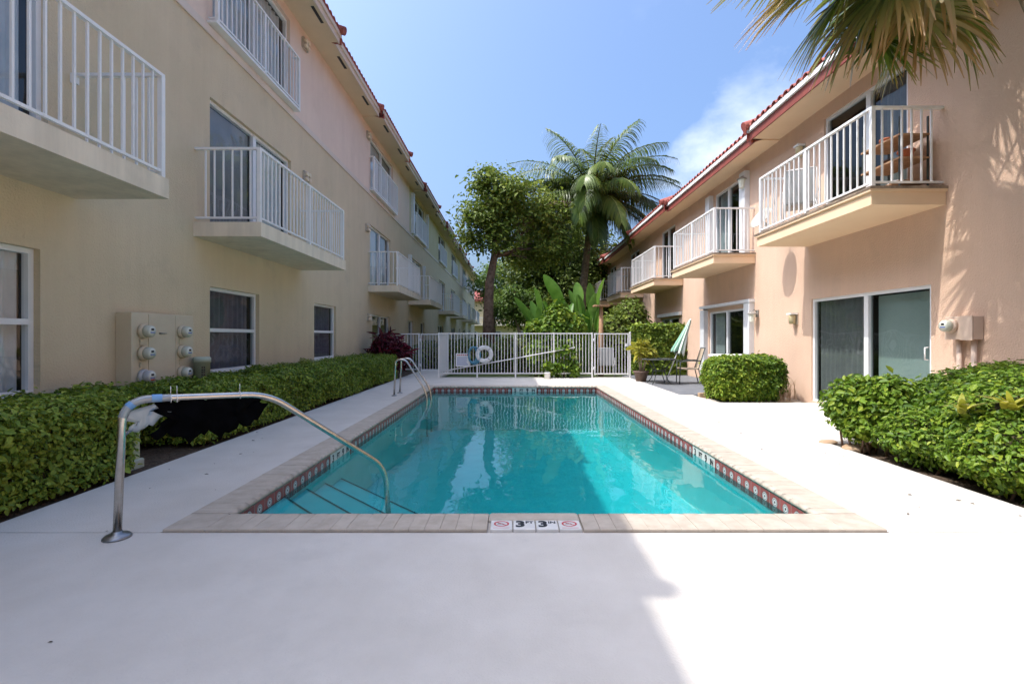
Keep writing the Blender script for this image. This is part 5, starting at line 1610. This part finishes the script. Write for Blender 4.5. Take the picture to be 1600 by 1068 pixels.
bush('shrub', 'bright green leafy shrub growing over the fence', [(1.35, 15.8, 1.25, .75, .45, .8), (1.0, 15.7, .7, .55, .4, .6), (2.0, 15.9, 1.55, .55, .4, .6), (1.55, 15.95, 2.0, .45, .35, .5), (.75, 15.9, 1.5, .35, .3, .4), (1.65, 15.22, .75, .40, .22, .5), (1.3, 15.15, .32, .4, .2, .32), (1.95, 15.1, .3, .25, .18, .28)], 9000, .125, 'leaf_bright', 81, 'shrub', 'shrubs behind the fence', 0.0, .55, 30)
bush('shrub', 'dark green shrub against the right building behind the gate', [(4.0, 18.2, 1.1, .8, .8, 1.3), (4.6, 18.4, 1.5, .8, .8, 1.3), (3.2, 18.6, .9, .7, .6, 1.0)], 10000, .12, 'leaf_tree', 83, 'shrub', 'shrubs behind the fence', .7, .25, 12)
bush('shrub', 'low dark shrub behind the fence below the branching tree', [(-1.4, 18.8, .5, 1.0, .7, .75), (-.2, 19.0, .45, 1.0, .7, .65), (.6, 18.4, .55, .8, .6, .7)], 9000, .09, 'leaf_dark', 85, 'shrub', 'shrubs behind the fence', .8, .15, 12)
bush('shrub', 'low hedge-like shrub lining the far path beside the olive building', [(-3.9, 22, .5, .7, 3, .6), (-3.9, 29, .5, .7, 4, .65), (-3.9, 38, .5, .7, 5, .65)], 12000, .10, 'leaf_dark', 87, 'shrub', 'shrubs behind the fence', .85, .12, 8)
bush('shrub', 'low rounded shrub in the far lawn under the pale-trunked tree', [(.2, 31, .6, 1.6, 1.0, .9), (2.2, 30, .7, 1.5, 1.0, 1.0), (-1.5, 34, .6, 1.4, 1.0, .8)], 9000, .12, 'leaf_pale', 89, 'shrub', 'shrubs behind the fence', .8, .15, 8)

def tree(name, label, trunk, trunk_r, lobes, n_cl, per, size, mat, seed, bark='bark', limbs=9, spread=.42, group='trees behind the fence'):
    """trunk: list of points; leaves in clumps through the crown's volume"""
    r = np.random.default_rng(seed); random.seed(seed)
    t = empty(name, trunk[0], label, 'tree', group)
    tb = MB(); n = len(trunk)
    tb.tube(trunk, [trunk_r * (1 - .55 * k / (n - 1)) * (1.25 if k == 0 else 1) for k in range(n)], 12)
    obj('trunk', tb, bark, t)
    P = []; Nn = []; lm_ = MB()
    vol = np.array([l[3] * l[4] * l[5] for l in lobes]) ** .8; vol /= vol.sum()
    top = Vector(trunk[-1])
    for l, v in zip(lobes, vol):
        m = max(4, int(n_cl * v)); c = np.array(l[:3]); rad = np.array(l[3:6])
        u = unit(r.normal(size=(m, 3))) * (r.uniform(.25, 1.0, (m, 1)) ** .5)
        cc = c + u * rad
        lp = branch_tube(lm_, top if random.random() < .6 else trunk[-2], Vector(l[:3]), trunk_r * .36, trunk_r * .12, 7, .12)
        for k in range(min(m, limbs)):
            branch_tube(lm_, lp[random.randint(1, 4)], Vector(cc[k]), trunk_r * .13, .012, 5, .12, 3)
        for q in cc:
            k = int(per * r.uniform(.5, 1.4))
            g_ = r.normal(size=(k, 3)) * spread * np.array([1, 1, .7])
            P.append(q + g_); Nn.append(unit(g_ + (q - c) * .35 + np.array([0, 0, .25])))
    obj('limbs', lm_, bark, t)
    leaf_cloud('crown', np.concatenate(P), np.concatenate(Nn), size, mat, t, seed, aspect=.5, jitter=.8, patch=1.3)
    return t
tree('shade_tree', 'branching broadleaf tree with brown forked trunk behind the life ring',
     [(-1.0, 20, -.07), (-1.0, 20, 2.2), (-.95, 20, 3.6), (-.75, 20.1, 4.7), (-.7, 20.1, 5.5)], .25,
     [(-.9, 20, 7.1, 1.15, 1.3, 1.15), (-1.3, 20, 5.9, .75, 1.0, .9), (.1, 20.1, 7.0, 1.1, 1.2, 1.0), (1.0, 21.6, 6.2, 1.0, .9, .95), (.5, 21.9, 5.0, .9, .8, .6), (-.6, 19.8, 5.5, .7, .8, .8), (1.7, 21.2, 7.0, .9, .9, .9), (1.9, 21.5, 5.4, .9, .9, .8)],
     200, 95, .15, 'leaf_tree', 91, spread=.28)
# the second stem of the same clump leans right, with a sparse crown
tree('background_tree', 'dense dark tree standing behind the coconut palm',
     [(2.6, 30, -.07), (2.5, 30, 2.5), (2.6, 30, 5.0)], .28,
     [(2.2, 30, 7.0, 2.4, 2.0, 2.1), (4.6, 30.5, 6.6, 2.0, 1.8, 2.0), (1.0, 30, 5.6, 1.8, 1.6, 1.7), (3.0, 29.5, 4.6, 2.4, 1.6, 1.6), (4.8, 30, 3.8, 1.8, 1.5, 1.6), (1.6, 29.5, 3.2, 1.6, 1.4, 1.3), (3.6, 29, 2.4, 1.8, 1.4, 1.3)], 300, 80, .22, 'leaf_dark', 93, spread=.5)
tree('small_tree', 'small light green tree with slanting pale stems in the far lawn',
     [(.9, 27, -.07), (.6, 27, 1.0), (.3, 27, 2.0), (.1, 27, 2.6)], .13,
     [(-.1, 27, 3.3, .9, 1.0, .7), (1.0, 27.2, 3.2, .9, .9, .7), (.4, 27, 2.6, .8, .8, .5)], 70, 60, .16, 'leaf_pale', 95, 'palebark', 6, .28)
tree('background_tree', 'tall pale green tree far down the courtyard beside the olive building',
     [(-1.8, 46, -.07), (-1.8, 46, 3.0), (-1.6, 46, 5)], .25,
     [(-1.6, 46, 6.3, 2.0, 2.0, 2.4), (.4, 47, 5.2, 1.8, 1.8, 2.0), (-.4, 46, 3.6, 1.6, 1.6, 1.0)], 110, 60, .26, 'leaf_pale', 97, 'bark', 5, .5)
tree('background_tree', 'dark rounded tree at the far right end of the courtyard',
     [(5.5, 40, -.07), (5.4, 40, 3), (5.5, 40, 5)], .3, [(5.5, 40, 6.2, 2.6, 2.2, 2.2), (3.2, 41, 4.6, 2.2, 2.0, 2.0), (7.6, 40, 5.2, 2.2, 2.0, 2.0)], 130, 60, .26, 'leaf_dark', 99, 'bark', 5, .55)

# coconut palm
def pinnate(base, az, el0, L, droop, seed, leafL=1.25, nl=76, sag=1.75, mat='frond', twist=0.0, parent=None, w=.030):
    r = np.random.default_rng(seed)
    ns = 22; pts = [np.array(base, float)]; tans = []
    for i in range(ns):
        q = i / ns; el = el0 - droop * q ** 1.25; a2 = az + twist * q * q
        d = np.array([math.cos(a2) * math.cos(el), math.sin(a2) * math.cos(el), math.sin(el)])
        tans.append(d); pts.append(pts[-1] + d * L / ns)
    tans.append(tans[-1]); pts = np.array(pts); tans = np.array(tans)
    V = []; F = []; Rn = []; Al = []
    # rachis
    for i in range(ns + 1):
        T = tans[i]; s_ = unit(np.cross(T, [0, 0, 1.0])); u = np.cross(s_, T); rr = .035 * (1 - .85 * i / ns) + .004
        for k in range(4):
            a = k * math.pi / 2; V.append(pts[i] + (s_ * math.cos(a) * 1.4 + u * math.sin(a)) * rr); Rn.append(.95); Al.append(0)
    for i in range(ns):
        for k in range(4): F.append((4 * i + k, 4 * i + (k + 1) % 4, 4 * i + 4 + (k + 1) % 4, 4 * i + 4 + k))
    base_rnd = r.uniform(.2, .65)
    for j in range(nl):
        q = .16 + .83 * (j + r.uniform(-.2, .2)) / nl; q = min(max(q, .15), .995); f = q * ns; i = min(int(f), ns - 1); c0 = pts[i] + (pts[i + 1] - pts[i]) * (f - i); T = tans[i]
        s0 = unit(np.cross(T, [0, 0, 1.0])); u = np.cross(s0, T)
        ll = leafL * (math.sin(math.pi * (0.14 + .80 * q)) ** .7) * r.uniform(.85, 1.1)
        for sg_ in (-1, 1):
            fwd = .35 + .75 * q
            d = unit(s0 * sg_ + T * fwd + u * r.uniform(.05, .35)); rv = base_rnd + r.uniform(-.25, .25)
            if r.uniform() < .04: continue
            b = len(V); c = c0.copy(); seg = 4
            for k in range(seg + 1):
                h = k / seg
                ww = w * (1 - h) ** .6 * (1 if k else .6) + .002
                wd = unit(np.cross(d, u) + u * .5 * sg_)
                V += [c - wd * ww, c + wd * ww]; Rn += [rv, rv]; Al += [h, h]
                d = unit(d + np.array([0, 0, -sag * (.22 + .25 * h) * r.uniform(.7, 1.3)])); c = c + d * ll / seg
            for k in range(seg): F.append((b + 2 * k, b + 2 * k + 1, b + 2 * k + 3, b + 2 * k + 2))
    me = fast_mesh('frond', V, F, {'rnd': np.clip(Rn, 0, 1), 'along': Al}, smooth=True)
    return link('frond', me, mat, parent)
cpx, cpy, cpz = 4.0, 23.6, 7.85
cpalm = empty('coconut_palm', (3.5, 23.4, -.07), 'tall coconut palm with arching green fronds above the red-edged roof', 'palm tree')
obj('trunk', MB().tube([(3.3, 23.4, -.07), (3.4, 23.4, 2), (3.55, 23.45, 4), (3.8, 23.55, 6.2), (cpx, cpy, cpz)], [.26, .20, .18, .17, .16], 14), 'palmbark', cpalm)
obj('crownshaft', MB().tube([(3.85, 23.57, 6.7), (cpx, cpy, 7.3), (cpx + .03, cpy, 8.0)], [.20, .30, .16], 10), 'palmbark', cpalm)
fr = [(0, 1.0, 4.4, 1.5), (25, .55, 4.4, 1.35), (60, 1.15, 4.2, 1.3), (95, 1.35, 4.2, .9), (130, 1.0, 4.0, 1.4), (165, .85, 4.2, 1.55), (195, .45, 4.2, 1.5), (235, .9, 4.0, 1.5), (268, 1.25, 3.8, 1.2), (300, .8, 4.3, 1.5),
      (330, .95, 4.4, 1.5), (350, .25, 4.2, 1.2), (12, .05, 3.9, 1.1), (205, .0, 3.9, 1.2), (250, .15, 3.6, 1.5), (285, .1, 3.6, 1.5), (320, -.05, 3.8, 1.2), (45, 1.45, 4.0, .8), (150, .2, 3.8, 1.4), (75, .4, 4.0, 1.4), (110, .3, 4, 1.4), (5, .75, 4.5, 1.2), (180, .65, 4.4, 1.3), (220, 1.2, 4.2, 1.2), (310, 1.3, 4.1, 1.1), (255, .55, 3.8, 1.5), (290, .5, 3.8, 1.5), (340, .6, 4.4, 1.4), (200, -.2, 3.6, 1.0), (345, -.2, 3.6, 1.0), (170, .35, 4.4, 1.2), (188, .95, 4.6, 1.4), (215, .3, 4.2, 1.4), (140, .6, 4.2, 1.4), (15, .4, 4.4, 1.3), (355, 1.2, 4.6, 1.3), (270, .8, 3.8, 1.6), (240, -.3, 3.4, 1.0), (300, -.3, 3.4, 1.0), (90, 1.1, 4.4, 1.3), (120, .9, 4.4, 1.4), (225, -.5, 3.0, .9), (270, -.6, 2.8, .8), (315, -.5, 3.0, .9), (185, -.4, 3.2, .9), (0, -.45, 3.2, .9), (255, .35, 3.6, 1.6), (205, .75, 4.5, 1.5), (335, .3, 4.2, 1.4)]
for k, (a, e, L, dr) in enumerate(fr):
    pinnate((cpx, cpy, cpz + .2), R(a), e, L * 1.08, dr, 200 + k, parent=cpalm)
d_ = pinnate((cpx - .1, cpy - .1, cpz - .25), R(221), .18, 4.9, 1.05, 240, leafL=.6, sag=1.6, mat='frond_dead', parent=cpalm)
d_['label'] = 'dead brown drooping frond'
pinnate((cpx - .05, cpy - .15, cpz - .25), R(262), -.3, 2.8, 1.2, 241, leafL=.6, sag=1.5, parent=cpalm)
for k in range(7):
    a = R(20 + 51 * k); o = MB().lathe([(0, -.14), (.09, -.10), (.12, 0), (.09, .11), (0, .15)], 10, 'z', (cpx + .30 * math.cos(a), cpy + .30 * math.sin(a), cpz - .35 - .1 * (k % 2)))
    obj('coconut', o, 'palmbark', cpalm)

# fan palm at the right, trunk beyond the frame
fpx = Vector((5.18, 4.95, 5.72))
fpalm = empty('fan_palm', (5.42, 4.35, -.04), 'fan palm whose green and dry fan leaves overhang the near balcony', 'palm tree')
obj('trunk', MB().tube([(5.42, 4.30, -.04), (5.42, 4.35, 2.0), (5.36, 4.55, 4.0), (5.25, 4.85, 5.2), fpx], [.20, .16, .15, .16, .20], 14), 'palmbark', fpalm)
def fan_leaf(hub, seed, radius=.95, mat='fan', spread=140, dirv=None, droop=.5, nseg=66):
    r = np.random.default_rng(seed); hub = Vector(hub); c0 = fpx.copy()
    dv = (hub - c0); Lp = dv.length
    d = Vector(dirv).normalized() if dirv is not None else (dv.normalized() + Vector((0, 0, -.55))).normalized()
    up = Vector((0, 0, 1)); s_ = d.cross(up)
    s_ = s_.normalized() if s_.length > .05 else Vector((0, 1, 0))
    n = s_.cross(d).normalized()
    mb = MB(); arch = .12 * Lp
    pts = [c0 + dv * t + up * arch * math.sin(math.pi * t) * 1.0 for t in [k / 7 for k in range(8)]]
    mb.tube(pts, [.026 - .0018 * k for k in range(8)], 5)
    V = [list(v) for v in mb.v]; Rn = [.9] * len(V); Al = [0.0] * len(V); F = [list(f) for f in mb.f if len(f) == 4]
    step = 2 * spread / nseg
    for k in range(nseg):
        th = R(-spread + (k + .5) * step); e = d * math.cos(th) + s_ * math.sin(th); side = (s_ * math.cos(th) - d * math.sin(th))
        L = radius * (0.72 + .28 * math.cos(th * .8)) * r.uniform(.88, 1.06); rv = float(np.clip(.5 + .22 * r.normal(), 0, 1)); b = len(V); seg = 6
        jit = Vector(r.normal(size=3) * .07); p = hub.copy(); dd = (e + jit * .3 + n * .15).normalized()
        wmax = L * math.tan(R(step) / 2) * 1.05
        for i in range(seg + 1):
            q = i / seg
            w_ = wmax * (q / .42 if q < .42 else max(0.03, .80 * max(0.0, 1 - (q - .42) / .58) ** .9)) * .5 + .0012
            fold = n * (w_ * (.55 if k % 2 else -.55))
            V += [list(p - side * w_ * 1.75 + fold), list(p + side * w_ * 1.75 - fold)]; Rn += [rv, rv]; Al += [q, q]
            dd = (dd + Vector((0, 0, -droop * (.05 + .30 * q * q))) + jit * .18).normalized(); p = p + dd * L / seg
        for i in range(seg): F.append([b + 2 * i, b + 2 * i + 1, b + 2 * i + 3, b + 2 * i + 2])
    me = fast_mesh('fan_leaf', V, F, {'rnd': Rn, 'along': Al}, smooth=False)
    return link('fan_leaf', me, mat, fpalm)
vis = [((3.25, 4.6, 4.95), 1.15, 'fan_dry', 130, (-.8, -.1, -.5), .9), ((3.55, 4.75, 5.0), 1.2, 'fan', 120, (-.5, .1, -.8), .9), ((3.75, 4.60, 4.85), 1.1, 'fan_dry', 120, (-.3, -.1, -1), .9),
       ((4.06, 5.25, 4.62), .80, 'fan', 125, (.0, -.35, -.9), .45), ((4.45, 5.2, 4.9), 1.0, 'fan_dry', 120, (0, -.2, -1), .9), ((5.05, 5.45, 5.15), 1.05, 'fan', 120, (.05, -.1, -1), .8),
       ((4.85, 5.7, 5.2), 1.0, 'fan', 110, (-.3, .2, -1), .9), ((3.15, 4.75, 5.3), 1.15, 'fan', 140, (-.95, .1, -.2), .7), ((4.2, 4.7, 5.05), 1.1, 'fan_dry', 120, (-.2, -.2, -1), 1.0), ((3.9, 5.1, 5.05), 1.15, 'fan', 120, (-.3, 0, -1), .9)]
for k, (h, rd, mt, sp, dv, dr) in enumerate(vis): fan_leaf(h, 300 + k, rd, mt, sp, dv, dr)
rr_ = random.Random(5)
for k in range(24):
    a = R(360 * k / 12 + rr_.uniform(-10, 10)); e = rr_.uniform(.1, 1.2); L = rr_.uniform(1.1, 1.6)
    h = fpx + Vector((math.cos(a) * math.cos(e), math.sin(a) * math.cos(e), math.sin(e))) * L
    if h.x > 5.6: h.x = 5.6
    fan_leaf(h, 340 + k, rr_.uniform(.85, 1.15), 'fan', 130, None, .5, 50)
# variegated leaves in the near bush
for k, (x, y, z) in enumerate(((3.95, 4.15, .62), (4.05, 3.85, .70), (4.25, 3.55, .60))):
    tf = tuft('schefflera', ['yellow-tipped leaf rosette pushing through the bush above the mulch', 'larger yellow leaf rosette in the bush front', 'drooping yellow leaf rosette low in the broad bush'][k], x, y, 11, .20, .02, 'leaf_yellow', 120 + k, 'plant', .028, 1.6, z0=z)
